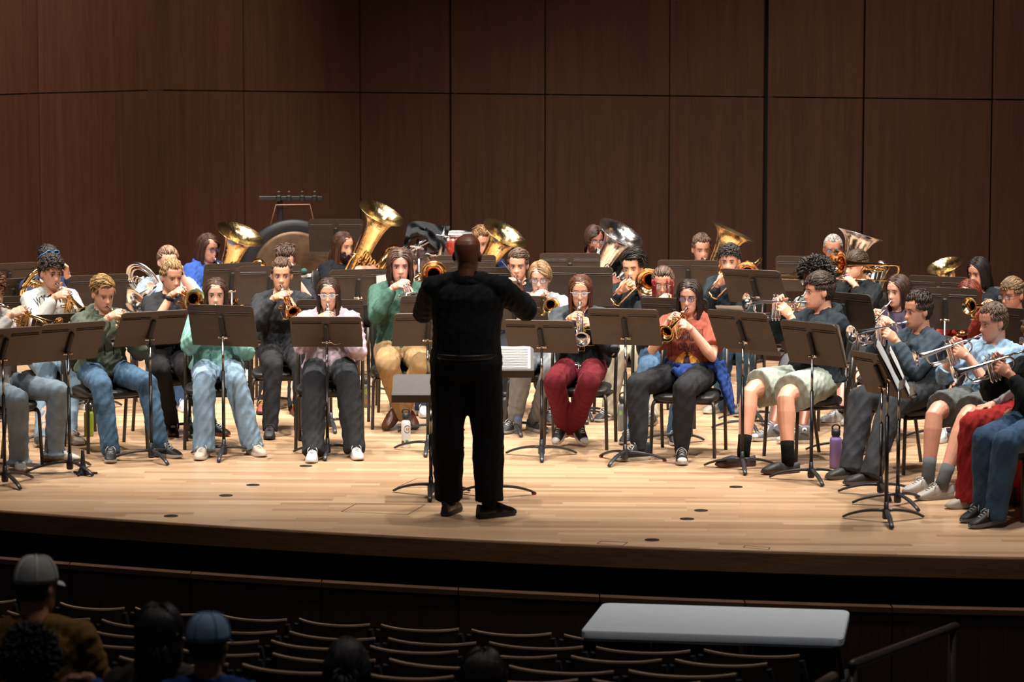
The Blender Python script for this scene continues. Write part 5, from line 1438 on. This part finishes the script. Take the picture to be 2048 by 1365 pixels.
play('beanie player at the right edge', 'player in tan beanie, black jacket and dark jeans at the right edge', (2074, 676), 18.8, -60,
     play_trumpet('silver', (1906, 748), 'silver trumpet nearest the right edge of the picture'), hpsi=-62, hc='6b4a30', hr=SHORT(), glasses=('c9c9d0', None), skin='CC8F76',
     top=dict(c='1b1d1f', neck='crew', g=.036), pants=dict(c='3a5b7e', denim=True, g=.026, cuff=.075), knees=[(1925, 890), (1938, 905)], ankles=[(1968, 1010), (1990, 1022)], shoes=dict(c='151517', sole='8a8a8a', tip=6), footpsi=(-55, -62), lean=.0,
     extra=lambda me, small, o: beanie(me, small))
# right edge player whose head is out of the picture
play('player in the flared red trousers', 'player in flared red trousers and white trainers mostly beyond the right edge', (2125, 630), 19.45, -58, None, hip=(float(at(2056, 800, 19.4).x), 19.4, .565), hc='4a3020', hr=LONG(.2), skin='D9A48C',
     top=dict(c='b9b9b9', neck='crew'), pants=dict(c='b0140f', g=.040, cuff=.125, fold=.02), knees=[(1928, 858), (1985, 880)], ankles=[(1946, 985), (2040, 965)], shoes=dict(c='cdc6b6', sole='d9d3c6', stripe='44644a', lace='5b4a40'), footpsi=(-72, -60))
# ---- second and third rows, left half
def shades(me, small, o):
    m = MB(); B = mat('frame_5b8fd0', '5b8fd0', .3)
    for s in (1, -1):
        m.tube([me.T1(s * (.032 + .024 * math.cos(t)), .088, .093 + .015 * math.sin(t)) for t in np.linspace(0, 2 * PI, 16, endpoint=False)], .0032, 6, closed=True)
        m.tube([me.T1(s * .056, .085, .095), me.T1(s * .085, .03, .06), me.T1(s * .088, -.03, .02)], .003, 6)
    m.tube([me.T1(-.009, .09, .094), me.T1(.009, .09, .094)], .003, 6); g = small('sunglasses', m, B, lb='blue sunglasses pushed up on the hair')
    for s in (1, -1):
        m = MB(); m.ell(me.T1(s * .032, .086, .093), (.023, .002, .015), np.stack([me.hR_ if hasattr(me, 'hR_') else np.cross(me.hf, me.hu), me.hf, me.hu], 1)); small('lens', m, mat('shade_lens', (.02, .02, .025), .1), g)
play('player with blue sunglasses on his hair', 'dark-haired player with blue sunglasses on top of the head, behind the white sweatshirt', (97, 524), 24.2, 30,
     play_horn(150, 612, 23.9, 'brass', (.7, -.5, -.5), 'brass french horn behind the white sweatshirt player'), hc='241c1a', hr=SHORT(len=.06), skin='D9A48C', top=dict(c='2a3a5c', neck='crew', g=.03), pants=dict(c='26282c'), voxel=.006, extra=shades)
play('light-blue-shirted horn player', 'horn player in light blue t-shirt with hair tied back, behind the black polo', (336, 524), 24.3, 18,
     play_horn(268, 607, 24.05, 'silver', (-.45, -.55, -.35), 'silver french horn with its bell showing left of the black polo'), hc='8a6a55', hr=dict(style='bun', n=420), skin='E0AE98', k=.98,
     top=dict(c='a9c3d3', sleeve='short', neck='crew', g=.03), pants=dict(c='33507a', denim=True), voxel=.006, knees=[(300, 718), (370, 716)])
def watch(me, small, o):
    m = MB(); w = me.wr[1]; e = unit(w - me.el[1]); c = w - e * .03
    m.tube([c - e * .012, c + e * .012], .033, 16); m.ell(c + V(0, -.03, .01), (.02, .012, .02)); small('wristwatch', m, BLACK)
play('boy in the black polo', 'fair-haired boy in black polo shirt and black trousers with a wristwatch, playing flugelhorn', (343, 554), 22.6, 32,
     play_trumpet('flugel', (385, 600), 'brass flugelhorn with wide bell held by the boy in the black polo', up=(0, 0, 1)), pitch=8, hc='9b7a52', hr=SHORT(len=.055, up=.6), skin='DB9F84', eyes='down',
     top=dict(c='2c2d31', sleeve='short', neck='collar', g=.022), pants=dict(c='232224', cuff=.062), knees=[(322, 742), (372, 742)], ankles=[(345, 842), (424, 843)], shoes=dict(c='1f2022', sole='6f3b2b', r=.3), footpsi=(10, 50), extra=watch)
play('brown-haired player behind the boy in the charcoal shirt', 'brown-haired player whose hair shows above the boy in the charcoal shirt', (571, 525), 24.5, 8, play_horn(556, 690, 24.2, 'brass', (.2, .4, -.8), 'brass french horn hidden behind the boy in the charcoal shirt'), pitch=16, hc='4b3427', hr=SHORT(len=.085, vol=.018, up=.4), skin='D9A48C', voxel=.006,
     top=dict(c='23252b', sleeve='elbow', neck='crew'), pants=dict(c='1b1c1f', g=.02), shoes=dict(c='8b2a1e', sole='43302a', lace='d7b73a'), knees=[(545, 722), (600, 724)], ankles=[(527, 800), (588, 808)])
play('trombonist left of the conductor', 'trombonist hidden behind the long wavy hair, copper bell showing beside the conductor', (812, 533), 24.0, 4,
     play_trombone((824, 566), 'brass trombone with large copper bell left of the conductor', kind=0), hc='3a2a20', hr=SHORT(), voxel=.006, top=dict(c='2b2e35'), pants=dict(c='2c3e55', denim=True), knees=[(800, 728), (862, 730)])
# ---- back row of tubas
play('tuba girl in the royal blue hoodie', 'girl with glasses and long brown hair in royal blue hoodie playing a tuba', (416, 496), 26.2, 38,
     play_tuba(481, 468, 25.95, (.36, -.30, .88), BRASS, 'leftmost gold brass tuba, played by the girl in the royal blue hoodie', zbot=.62), hpsi=48, pitch=10, hc='42291f', hr=LONG(.30, part=.02, face=.058), glasses=('2a2450', '8583c0'), skin='D3977C', voxel=.006,
     top=dict(c='2857b8', neck='hood', g=.036), pants=dict(c='222222'))
play('bearded long-haired tuba player', 'tuba player with very long hair and full beard in black t-shirt', (687, 492), 26.3, 35,
     play_tuba(763, 426, 26.0, (.42, -.30, .86), BRASS, 'tallest gold brass tuba, held by the bearded long-haired player', zbot=.64), hpsi=42, pitch=8, hc='4a2c1d', hr=LONG(.36, part=0, face=.062), beard=('2b1a12', .045), skin='CF9A80', eyes='down', voxel=.006,
     top=dict(c='15171d', neck='crew', sleeve='short'), pants=dict(c='222222'))
play('fair tuba player behind the conductor', 'tuba player with wavy fair hair partly hidden behind the conductor', (964, 486), 26.1, 20,
     play_tuba(1010, 467, 25.85, (.48, -.32, .82), BRASS, "gold brass tuba above the conductor's right shoulder", zbot=.62), hpsi=25, pitch=8, hc='8f6a48', hr=SHORT(len=.08, vol=.018), skin='D9A08A', voxel=.006, top=dict(c='20335c'), pants=dict(c='222222'))
play('bearded tuba player with glasses', 'man with glasses and beard half hidden by a silver tuba', (1189, 481), 26.0, 8,
     play_tuba(1242, 466, 25.8, (.45, -.34, .83), SILVER, 'silver tuba right of the conductor', zbot=.62), hpsi=20, pitch=6, hc='3f2a20', hr=dict(style='bob', len=.12, n=380, part=-.02, face=.064), glasses=('3b3b44', None), beard=('5a3424', .018), skin='C98673', voxel=.006, top=dict(c='2a2d33'), pants=dict(c='222222'))
play('short-haired tuba boy', 'boy with short upswept brown hair behind a gold tuba, right of centre', (1403, 499), 26.0, 0,
     play_tuba(1466, 463, 25.8, (.42, -.04, .90), BRASS, 'gold brass tuba with its bell seen edge-on, right of centre', zbot=.62), hpsi=8, pitch=6, hc='5f4736', hr=SHORT(len=.05, up=1.2, vol=.01), skin='C98F78', voxel=.006, top=dict(c='20242b'), pants=dict(c='222222'))
play('grey-haired tuba player', 'grey-haired man with glasses playing a silver tuba at right', (1666, 499), 25.6, -20,
     play_tuba(1722, 469, 25.3, (.28, .04, .95), SILVER, 'silver tuba at the right, its bell seen almost from the side', zbot=.62), hpsi=-5, pitch=4, hc='b0aba4', hr=SHORT(len=.02, vol=.002, n=300, rad=.005), glasses=('34343c', '7f98cc'), skin='D08D78', voxel=.006, top=dict(c='20242b'), pants=dict(c='3a3a3a'))
play('dark-haired euphonium player', 'player with black hair behind the red-haired girl, holding a euphonium', (1957, 545), 24.6, -30,
     play_tuba(1889, 531, 24.5, (-.32, -.28, .88), BRASS, 'gold euphonium bell standing above a stand at the right', zbot=.62, r1=.145, s=.68, kind='euphonium', branch=(-1, 0, 0)), hpsi=-45, pitch=12, hc='1d1416', hr=LONG(.25, part=0, face=.060), skin='CF9880', voxel=.006, top=dict(c='20242b'), pants=dict(c='222222'))
# ================================================================ AUDIENCE, seen from behind
def aud(label, head, D, **kw):
    h = at(head[0], head[1], D); z = h.z - 1.19
    kw.setdefault('shoes', dict(none=1)); kw.setdefault('eyes', 'none')
    return person(label, head, D, kw.pop('psi', 178), pitch=kw.pop('pitch', 2), zf=z, voxel=.007, lean=.03, **kw)
aud('man in mustard shirt and pale mesh cap watching from the left seats', (74, 1176), 13.0, hc='2a1c14', hr=dict(style='short', len=.012, n=260, vol=0, rad=.004), skin='A87058', k=1.04, wide=1.15, hpsi=150,
    top=dict(c='8a6420', neck='collar', g=.03), extra=lambda me, small, o: cap(me, small, 'b9b4ab', 'f0eee8'))
aud('dark frizzy-haired spectator at the bottom left corner', (62, 1330), 11.6, hc='120d0b', hr=dict(style='afro', len=.05, n=520, rad=.008, curl=.9, vol=.012), skin='6A4030', top=dict(c='101012'))
aud('spectator with long black hair left of the blue cap', (318, 1268), 12.5, hc='15100f', hr=LONG(.30, n=520, vol=.014, rad=.008), skin='8A5A45', top=dict(c='4a443e'))
aud('spectator in crumpled blue cap and blue top', (418, 1292), 12.0, hc='2a1c14', hr=dict(style='short', len=.012, n=260, vol=0, rad=.004), skin='8A5A45', hpsi=165, top=dict(c='1c3f86', g=.02), hands={-1: (np.array(at(178, 1357, 12.15)), V(-1, 0, .05), V(0, 0, -1))}, arms={-1: V(-.3, .2, -1)},
    extra=lambda me, small, o: cap(me, small, '88a9cc', '7394b8'))
aud('dark-haired spectator in the middle of the bottom edge', (694, 1338), 12.2, hc='1d1410', hr=dict(style='back', len=.10, n=620, vol=.006, rad=.0045), skin='8A5A45', top=dict(c='141416'))
aud('dark-haired spectator right of the middle at the bottom edge', (966, 1362), 12.0, hc='21160f', hr=dict(style='long', len=.16, n=380, vol=.010, rad=.008), skin='8A5A45', top=dict(c='141416'))
# ================================================================ MUSIC STANDS
SD = [ # tx, ty, D, psi, tilt, base, legrot, label, extras
 (12, 657, 20.0, 38, 30, (10, 970), -60, 'music stand cut by the left picture edge, front row', {}),
 (146, 646, 20.3, 38, 30, (140, 945), -50, 'music stand before the blond player in the green hoodie', {}),
 (319, 623, 20.8, 30, 36, (303, 922), -60, 'music stand between the green hoodie and the mint hoodie', {}),
 (444, 611, 21, -18, 18, (448, 915), -92, 'darkest front music stand, before the girl in the mint hoodie', {}),
 (655, 634, 21, 0, 42, (655, 912), -90, 'music stand before the girl in the pink hoodie', {}),
 (855, 627, 21, 8, 37, (856, 905), -92, "music stand partly hidden by the conductor's left side", {}),
 (1080, 641, 21, -12, 38, (1083, 915), -90, 'music stand before the girl in the maroon trousers', {}),
 (1239, 618, 21, -15, 31, (1250, 925), -115, 'music stand with bright metal corner left of the rust t-shirt', {'tape': True}),
 (1474, 623, 21, -40, 28, (1484, 940), -90, 'music stand before the pale shorts, white sheet on top', {}),
 (1614, 645, 21, -48, 20, (1622, 962), -80, 'music stand before the big player in the navy hoodie', {}),
 (1726, 708, 20, -62, 26, (1761, 992), -85, 'leftmost of the three stands crowded at the right', {}),
 (1784, 697, 20, -97, 25, (1795, 1012), -70, 'rightmost of the three stands crowded at the right', {}),
 (1756, 684, 20, -98, 27, (1772, 1045), -90, 'nearest of the three stands crowded at the right', {}),
 (868, 752, 19.4, 180, 62, (862, 992), -90, "conductor's nearly flat empty music stand at his left", {}),
 (1000, 697, 19.5, 180, 58, (990, 996), -95, "conductor's music stand holding an open score", {'tape': True}),
 # second and later rows (floor position from depth)
 (22, 527, 25.4, 35, 22, None, -60, 'topmost stand at the left picture edge', {}),
 (28, 558, 24.2, 32, 22, None, -60, 'middle stand at the left picture edge', {}),
 (0, 594, 23.2, 22, 18, None, -60, 'lowest back-row stand at the left picture edge', {}),
 (198, 550, 23.9, 30, 15, None, -60, 'stand behind the blond player in the green hoodie', {}),
 (265, 569, 24.9, 25, 18, None, -60, 'small stand showing left of the light-blue shirt', {}),
 (132, 628, 22.1, 30, 30, None, -45, 'low stand before the white printed sweatshirt', {}),
 (466, 527, 25.2, 25, 15, None, -80, 'stand before the tuba girl in the royal blue hoodie', {}),
 (540, 532, 24.1, 12, 8, None, -80, 'stand just behind the boy in the charcoal shirt', {}),
 (380, 628, 22.0, 30, 38, (380, 868), -80, 'stand before the boy in the black polo', {}),
 (718, 539, 24.9, 20, 12, None, -100, 'stand before the bearded tuba player', {}),
 (665, 600, 22.5, 0, 20, (662, 859), -80, 'stand just behind the girl in the pink hoodie', {}),
 (866, 592, 22.6, 6, 30, (868, 870), -80, 'stand before the long-haired man in the green sweater', {}),
 (932, 511, 25.1, 6, 20, None, -80, "stand behind the conductor's head", {}),
 (962, 535, 24.2, 0, 14, None, -80, "stand showing at both sides of the conductor's collar", {}),
 (1026, 592, 22.2, -6, 30, (1029, 866), -80, 'stand before the blond boy in the grey t-shirt', {}),
 (1140, 507, 25.0, 0, 12, None, -80, 'stand before the bearded tuba player with glasses', {}),
 (1160, 534, 23.3, -10, 10, None, -80, 'dark stand behind the girl in the maroon trousers', {}),
 (1262, 599, 22.2, -10, 20, (1170, 836), -80, 'stand before the trombonist with dark swept hair', {}),
 (1376, 521, 25.0, -6, 22, None, -80, 'stand before the short-haired tuba boy', {}),
 (1500, 540, 23.2, -32, 30, None, -80, 'tilted stand before the trombonist in the teal jacket', {}),
 (1452, 597, 22.4, -18, 20, (1350, 890), -80, 'stand tucked behind the pale-sheet stand', {}),
 (1612, 513, 25.0, -10, 18, None, -80, 'stand before the grey-haired tuba player', {}),
 (1682, 586, 22.6, -45, 20, (1690, 906), -80, 'stand behind the right shoulder of the navy hoodie', {}),
 (1876, 553, 23.8, -28, 15, None, -80, 'stand under the euphonium bell', {}),
 (1890, 576, 22.2, -22, 8, None, -80, 'big dark stand before the red-haired girl', {}),
 (1500, 640, 22.9, -40, 30, (1497, 862), -80, 'low stand before the player with the dark afro', {}),
 (2044, 618, 20.9, -45, 12, None, -80, 'stand at the right picture edge before the glasses player', {}),
]
for tx, ty, D, psi, tilt, base, lr, lb, ex in SD:
    kw = dict(ex); lb2 = 'black music stand, ' + lb.replace('music stand ', '')
    root, Mw = stand(tx, ty, D, psi, tilt, lb2, base=base, legrot=lr, **kw)
    if 'white sheet on top' in lb:
        pass
def sheet(idx, ox, oz, w, hh, rz, lb, off=-.012):
    Mw = STANDS[idx][1]; mb = MB(); c = math.cos(rz); s_ = math.sin(rz); vs = []; fs = []; nx = 6
    for a in range(nx):
        for b_ in range(nx):
            u, v = (a / (nx - 1) - .5) * w, (b_ / (nx - 1) - .5) * hh
            vs.append((ox + u * c + v * s_, off - .005 * math.sin(a * 1.1 + b_ * .7) ** 2, oz - u * s_ + v * c))
    for a in range(nx - 1):
        for b_ in range(nx - 1): i0 = a * nx + b_; fs.append((i0, i0 + nx, i0 + nx + 1, i0 + 1))
    mb.add(vs, fs); mb.add([(x, y - .0015, z) for x, y, z in vs], [f_[::-1] for f_ in fs])
    o = link('sheet_music', mb.data('sheet', PAPER), label=lb, cat='sheet music'); o.matrix_world = Mw; return o
sheet(8, .05, .20, .23, .30, .06, 'white music sheet rising above the stand before the pale shorts')
sheet(9, -.15, .16, .23, .31, -.05, 'white music sheet edge on the stand before the navy hoodie', -.016)
for i, (ix, lb) in enumerate(((11, 'white sheet on the rightmost crowded stand'), (12, 'white sheet on the nearest crowded stand'))):
    sheet(ix, .0, .16, .44, .30, .0, lb)
sheet(3, -.12, .15, .23, .31, -.03, 'white music sheet edge on the darkest front stand', -.016)
sheet(24, -.21, .12, .10, .30, .1, 'white sheet leaning on the stand before the bearded tuba player', .030)
s_ = sheet(14, -.115, .16, .225, .30, 0, 'right page of the open score on the conductor stand'); sheet(14, .12, .16, .225, .30, 0, 'left page of the open score on the conductor stand')
# printed staves on the score pages
m = MB()
for pg in (-.115, .12):
    for r_ in range(9):
        for l in range(5): m.box((pg, -.0205, .05 + r_ * .027 + l * .0028), (.19, .0006, .0007))
link('printed_staves', m.data('staves', mat('print_ink', (.08, .08, .08), .8), smooth=False), s_)
# ================================================================ PERCUSSION AT THE BACK
D0 = 28.1; gc = at(589, 546, D0)
GONG = mat('hammered_gong', (.10, .058, .03), .5, .6, var=.35, scale=9, bump=.3, bscale=14)
r = rootobj('gong', tuple(gc), 'large dark gong with blackened rim hanging at the back', 'gong')
YF = frame((.12, -1, -.03), (0, 0, 1), (0, 0, 0)) @ YM
prof = [(0, .012), (.15, .010), (.36, 0), (.388, -.004)]
m = MB(); m.lathe([(.0, .014), (.16, .012), (.36, .004), (.39, -.002), (.39, -.02), (0, -.02)], 48, YF); link('face', m.data('face', GONG), r)
m = MB(); m.lathe([(.388, -.004), (.44, .0), (.495, -.012), (.505, -.04), (.50, -.09), (.49, -.09), (.49, -.04), (.388, -.02)], 48, YF, cap=False); link('rim', m.data('rim', mat('gong_rim', (.010, .010, .011), .5, .0, spec=.3)), r)
bar = at(581, 397, D0); r = rootobj('gong_stand', (bar.x, bar.y, 0), 'black gong stand with clamped crossbar above the gong', 'stand')
m = MB(); m.rbox((0, .02, bar.z), (.60, .04, .04), .006); link('crossbar', m.data('bar', POLEM, sharp=40), r)
px = at(560, 430, D0 + .06).x - bar.x
m = MB(); m.rbox((px, .07, bar.z / 2), (.05, .04, bar.z), .006); link('post', m.data('post', POLEM, sharp=40), r)
m = MB(); m.rbox((px, .07, .02), (.10, .7, .03), .01); m.rbox((px, .07, .02), (.7, .08, .03), .01); link('base', m.data('base', POLEM, sharp=40), r)
for dx in (-.11, -.015, .11, .225):
    m = MB(); m.rbox((dx, -.0, bar.z), (.045, .055, .055), .008); m.tube([(dx, 0, bar.z + .02), (dx, 0, bar.z + .055)], .006, 8); m.ell((dx, 0, bar.z + .06), (.018, .008, .008)); link('clamp', m.data('clamp', POLEM, sharp=40), r)
a, b = at(552, 410, D0 - .02), at(620, 409, D0 - .02); c, d = at(541, 450, D0 - .01), at(627, 441, D0 - .01)
m = MB(); q = Vector(gc); m.tube([c - q, a - q, b - q, d - q], .0035, 6); link('cord', m.data('cord', mat('gong_cord', (.42, .22, .14), .8)), bpy.data.objects['gong'])
# percussion music stand, nearly upright
stand(671, 439, 27.5, -4, 16, 'tall black music stand standing in front of the gong', legrot=-60)
# trap table with mallets
tp = at(640, 556, 27.2); r = rootobj('trap_table', (tp.x, tp.y, 0), 'small black percussion table in front of the gong', 'table'); z = tp.z
m = MB(); m.rbox((0, 0, z - .015), (.62, .42, .03), .006); link('table_top', m.data('tt', mat('black_felt', (.02, .02, .02), .9), sharp=40), r)
for sx in (-.25, .25):
    for sy in (-.15, .15):
        m = MB(); m.tube([(sx, sy, z - .03), (sx * 1.1, sy * 1.1, 0)], .012, 8); link('leg', m.data('l', POLEM), r)
for i, (px, py, col, lb, an) in enumerate(((608, 541, (.03, .16, .13), 'green-headed mallet on the percussion table', 40), (618, 551, (.5, .47, .43), 'white mallet lying on the percussion table', 0), (632, 552, (.35, .33, .31), 'grey mallet lying on the percussion table', 0), (640, 541, (.62, .58, .52), 'pale bass drum beater behind the mallets', 30))):
    p = at(px, py, 27.1 + .05 * (i % 2)); p.z = max(p.z, z + .02) if i in (1, 2) else z + .07
    if i in (1, 2): p.z = z + .021
    r = rootobj('mallet', (p.x, p.y, z), lb, 'mallet', 'mallets on the percussion table'); a = math.radians(an); h = p.z - z
    m = MB(); m.ell((0, 0, h), (.030, .030, .026 if i in (0, 3) else .020), n=14, m=10); link('mallet_head', m.data('mh', mat('felt_%d' % i, col, .9, bump=.2)), r)
    m = MB(); m.tube([(0, 0, h), (-.16, .05, .006 if True else 0)], .006, 8); link('handle', m.data('hd', mat('mallet_handle', (.55, .50, .42), .5)), r)
# drums under a black cloth
dp = at(850, 520, 27.3)
REDS = None
def drum(px, py, D, rad, hgt, axis, shell, lb, lugs=8):
    c = at(px, py, D); r = rootobj('drum', tuple(c), lb, 'drum'); M = frame((0, 1, 0.01), axis, (0, 0, 0))
    m = MB(); m.lathe([(rad * .985, -hgt / 2), (rad, -hgt / 2), (rad, hgt / 2), (rad * .985, hgt / 2)], 40, M); link('shell', m.data('shell', shell), r)
    for s in (1, -1):
        m = MB(); m.lathe([(rad * 1.0, s * hgt / 2 - .012), (rad * 1.035, s * hgt / 2 - .012), (rad * 1.035, s * hgt / 2 + .014), (rad * 1.01, s * hgt / 2 + .014), (rad * 1.0, s * hgt / 2 + .002)], 40, M, cap=False); link('hoop', m.data('hoop', CHROME), r)
        m = MB(); m.lathe([(0, s * (hgt / 2 + .004)), (rad, s * (hgt / 2 + .003)), (rad, s * hgt / 2 - .004), (0, s * hgt / 2 - .004)], 40, M); link('drum_head', m.data('dh', mat('drum_skin', (.5, .47, .44), .5)), r)
    for q in range(lugs):
        a = 2 * PI * q / lugs; m = MB(); m.rbox(((rad + .008) * math.cos(a), (rad + .008) * math.sin(a), 0), (.016, .016, .05), .005); m.tube([((rad + .012) * math.cos(a), (rad + .012) * math.sin(a), -hgt / 2), ((rad + .012) * math.cos(a), (rad + .012) * math.sin(a), hgt / 2)], .003, 6)
        me_ = m.data('lug', CHROME, sharp=40); me_.transform(M); link('lug', me_, r)
    return r
PINK = mat('grey_rose_lacquer', (.22, .15, .15), .25, coat=.5); BURST = mat('red_burst_lacquer', (.34, .035, .02), .2, coat=.6, var=.6, scale=3, stretch=(6, 1, .6))
drum(858, 512, 27.4, .165, .26, (-.45, -.35, .8), PINK, 'grey-rose floor tom half under the black cloth')
drum(911, 502, 27.9, .21, .32, (.0, .05, 1), BURST, 'red lacquered bass drum behind the conductor')
for n_, (a, b, lb) in enumerate((((828, 521), (837, 478), 'bright tilted chrome arm in front of the grey-rose tom'), ((878, 516), (891, 445), 'tall chrome rod right of the black cloth'), ((838, 518), (880, 504), 'thin dark boom across the grey-rose tom'))):
    A, B = at(*a, 27.05), at(*b, 27.1 + .06 * n_); r = rootobj('cymbal_stand', (A.x, A.y, 0), lb, 'stand'); q = r.location
    m = MB(); m.tube([A - q, B - q], .013 if n_ < 2 else .008, 10); link('arm', m.data('arm', CHROME if n_ < 2 else POLEM), r)
    m = MB(); m.tube([A - q, (0, 0, .35)], .012, 10); link('tube', m.data('t', CHROME), r)
    for k in range(3):
        t = 2 * PI * k / 3; m = MB(); m.tube([(0, 0, .38), (.22 * math.cos(t), .22 * math.sin(t), .01)], .010, 8); link('leg', m.data('l', CHROME), r)
    C = A + (B - A) * .62 - q
    m = MB(); m.rbox(C, (.05, .04, .035), .008); m.tube([C + Vector((-.06, -.02, .01)), C + Vector((.06, -.02, -.01))], .009, 8); m.ell(C + Vector((.05, -.02, -.01)), (.02, .016, .014)); link('wing_clamp', m.data('wc', CHROME, sharp=40), r)
# the cloth: a draped sheet
nx, ny = 34, 26; vs = []; fs = []
c0 = at(850, 455, 27.35)
for i in range(nx):
    for j in range(ny):
        u = i / (nx - 1); v = j / (ny - 1)
        px = 804 + 88 * u + (1 - v) * 12 - 4 * u; py = (446 - 8 * math.sin(PI * min(1, u * 1.3)) * (1 - u) + 7 * u) + v * (52 - 22 * math.sin(PI * (u * .9 + .1)) ** 2 * (v > .3) + (10 if u < .15 else 0))
        D = 27.35 - .28 * math.sin(v * PI * .55) - .05 * math.sin(u * 21 + v * 5) * v - .07 * math.sin(u * 9 - v * 11)
        p = at(px, py, D) - c0; vs.append(tuple(p))
for i in range(nx - 1):
    for j in range(ny - 1): a = i * ny + j; fs.append((a, a + 1, a + ny + 1, a + ny))
m = MB(); m.add(vs, fs); m.add([(x, y + .35 * (1 - 0), z - .02) if False else (x, y + .02, z) for x, y, z in vs], [f_[::-1] for f_ in fs])
link('black_cloth', m.data('cloth', mat('black_drape', (.022, .024, .028), .95, bump=.3, bscale=30)), loc=tuple(c0), label='black cloth thrown over the drums behind the conductor', cat='cloth')
m = MB(); A = at(905, 470, 27.6); m.ell((0, 0, 0), (.02, .02, .02)); m.tube([(-.02, 0, .01), (.06, 0, -.02)], .012, 8); m.tube([(0, 0, -.02), (.05, 0, .02)], .008, 8)
# ================================================================ BOTTLES AND SMALL THINGS ON THE FLOOR
def bottle(px, py, rad, hgt, col, lb, capc=(.012, .012, .013), loop=True, stickers=(), glassy=False):
    p = onz(px, py); r = rootobj('water_bottle', (p.x, p.y, 0), lb, 'bottle')
    bm_ = mat('bottle_' + lb[:18], col, .35, var=.03) if not glassy else mat('clear_bottle', (.9, .93, .95), .06, trans=.9, var=.02)
    m = MB(); m.lathe([(rad * .92, 0), (rad, .006), (rad, hgt * .84), (rad * .93, hgt * .90), (rad * .62, hgt * .95), (rad * .60, hgt)], 28); link('body', m.data('bb', bm_), r)
    m = MB(); ch = .035 if loop else .02
    m.lathe([(rad * .72, hgt - .004), (rad * .74, hgt), (rad * .74, hgt + ch), (rad * .5, hgt + ch + .006)], 20); c = link('cap', m.data('cp', mat('cap_%.2f' % capc[0], capc, .5)), r)
    if loop:
        m = MB(); m.tube([(0.026 * math.cos(t), 0, hgt + ch + .016 + .022 * math.sin(t)) for t in np.linspace(-.5, PI + .5, 10)], .006, 8); link('loop', m.data('lp', mat('cap_%.2f' % capc[0], capc, .5)), c)
    for (a, z, w, h, cc) in stickers:
        m = MB(); a0 = math.radians(a); rows = []
        K = 14; ring = []
        for q in range(K):
            t = 2 * PI * q / K; aa = a0 + math.cos(t) * w / rad; ring.append(((rad + .0008) * math.cos(aa), (rad + .0008) * math.sin(aa), z + math.sin(t) * h))
        m.add(ring + [((rad + .0012) * math.cos(a0), (rad + .0012) * math.sin(a0), z)], [(q, (q + 1) % K, K) for q in range(K)]); link('sticker', m.data('st', mat('stk_%.2f_%.2f_%.2f' % cc, cc, .5)), r)
    return r
bottle(178, 873, .036, .20, (.27, .42, .03), 'lime green metal water bottle behind the green hoodie player')
bottle(812, 896, .034, .215, (.72, .70, .66), 'white water bottle with stickers left of the conductor', stickers=[(-70, .14, .026, .030, (.05, .05, .06)), (-70, .14, .020, .024, (.72, .70, .66)), (-68, .14, .013, .016, (.45, .22, .08)), (-75, .045, .013, .018, (.06, .30, .05)), (-130, .04, .014, .016, (.15, .07, .05))])
bottle(1671, 937, .043, .235, (.24, .17, .44), 'purple metal water bottle beside the charcoal trousers')
bottle(1246, 862, .042, .22, (.16, .165, .17), 'grey steel flask with stickers between the maroon trousers and the joggers', stickers=[(-60, .15, .012, .018, (.5, .1, .08)), (-120, .14, .012, .02, (.2, .4, .1))])
bottle(733, 815, .034, .20, (.10, .13, .11), 'dark green bottle with black cap behind the pink hoodie player', stickers=[(-80, .13, .02, .025, (.25, .3, .05)), (-80, .05, .02, .02, (.4, .1, .05))])
bottle(1012, 853, .046, .24, (.035, .037, .04), 'black insulated jug beside the grey sweatpants', loop=False)
bottle(1036, 868, .031, .20, (.9, .9, .9), 'clear plastic water bottle with blue label on the floor', capc=(.8, .8, .82), loop=False, glassy=True, stickers=[(-90, .12, .03, .016, (.05, .15, .45))])
bottle(38, 772, .033, .10, (.5, .55, .56), 'pale grey cup behind the far left music stand', loop=False, capc=(.25, .3, .3))
p = onz(166, 950); r = rootobj('instrument_peg', (p.x, p.y, 0), 'black cone-shaped instrument peg standing on the floor at left', 'instrument stand')
m = MB(); m.lathe([(.048, .0), (.05, .004), (.036, .02), (.022, .05), (.016, .09), (.012, .165), (.008, .172)], 24); link('cone', m.data('cone', RUBBER), r)
for k in range(3):
    t = 2 * PI * k / 3 + .3; m = MB(); m.tube([(0, 0, .008), (.10 * math.cos(t), .10 * math.sin(t), .008)], [(.012, .005), (.007, .004)], 8, side=(0, 0, 1)); link('foot', m.data('foot', RUBBER), r)
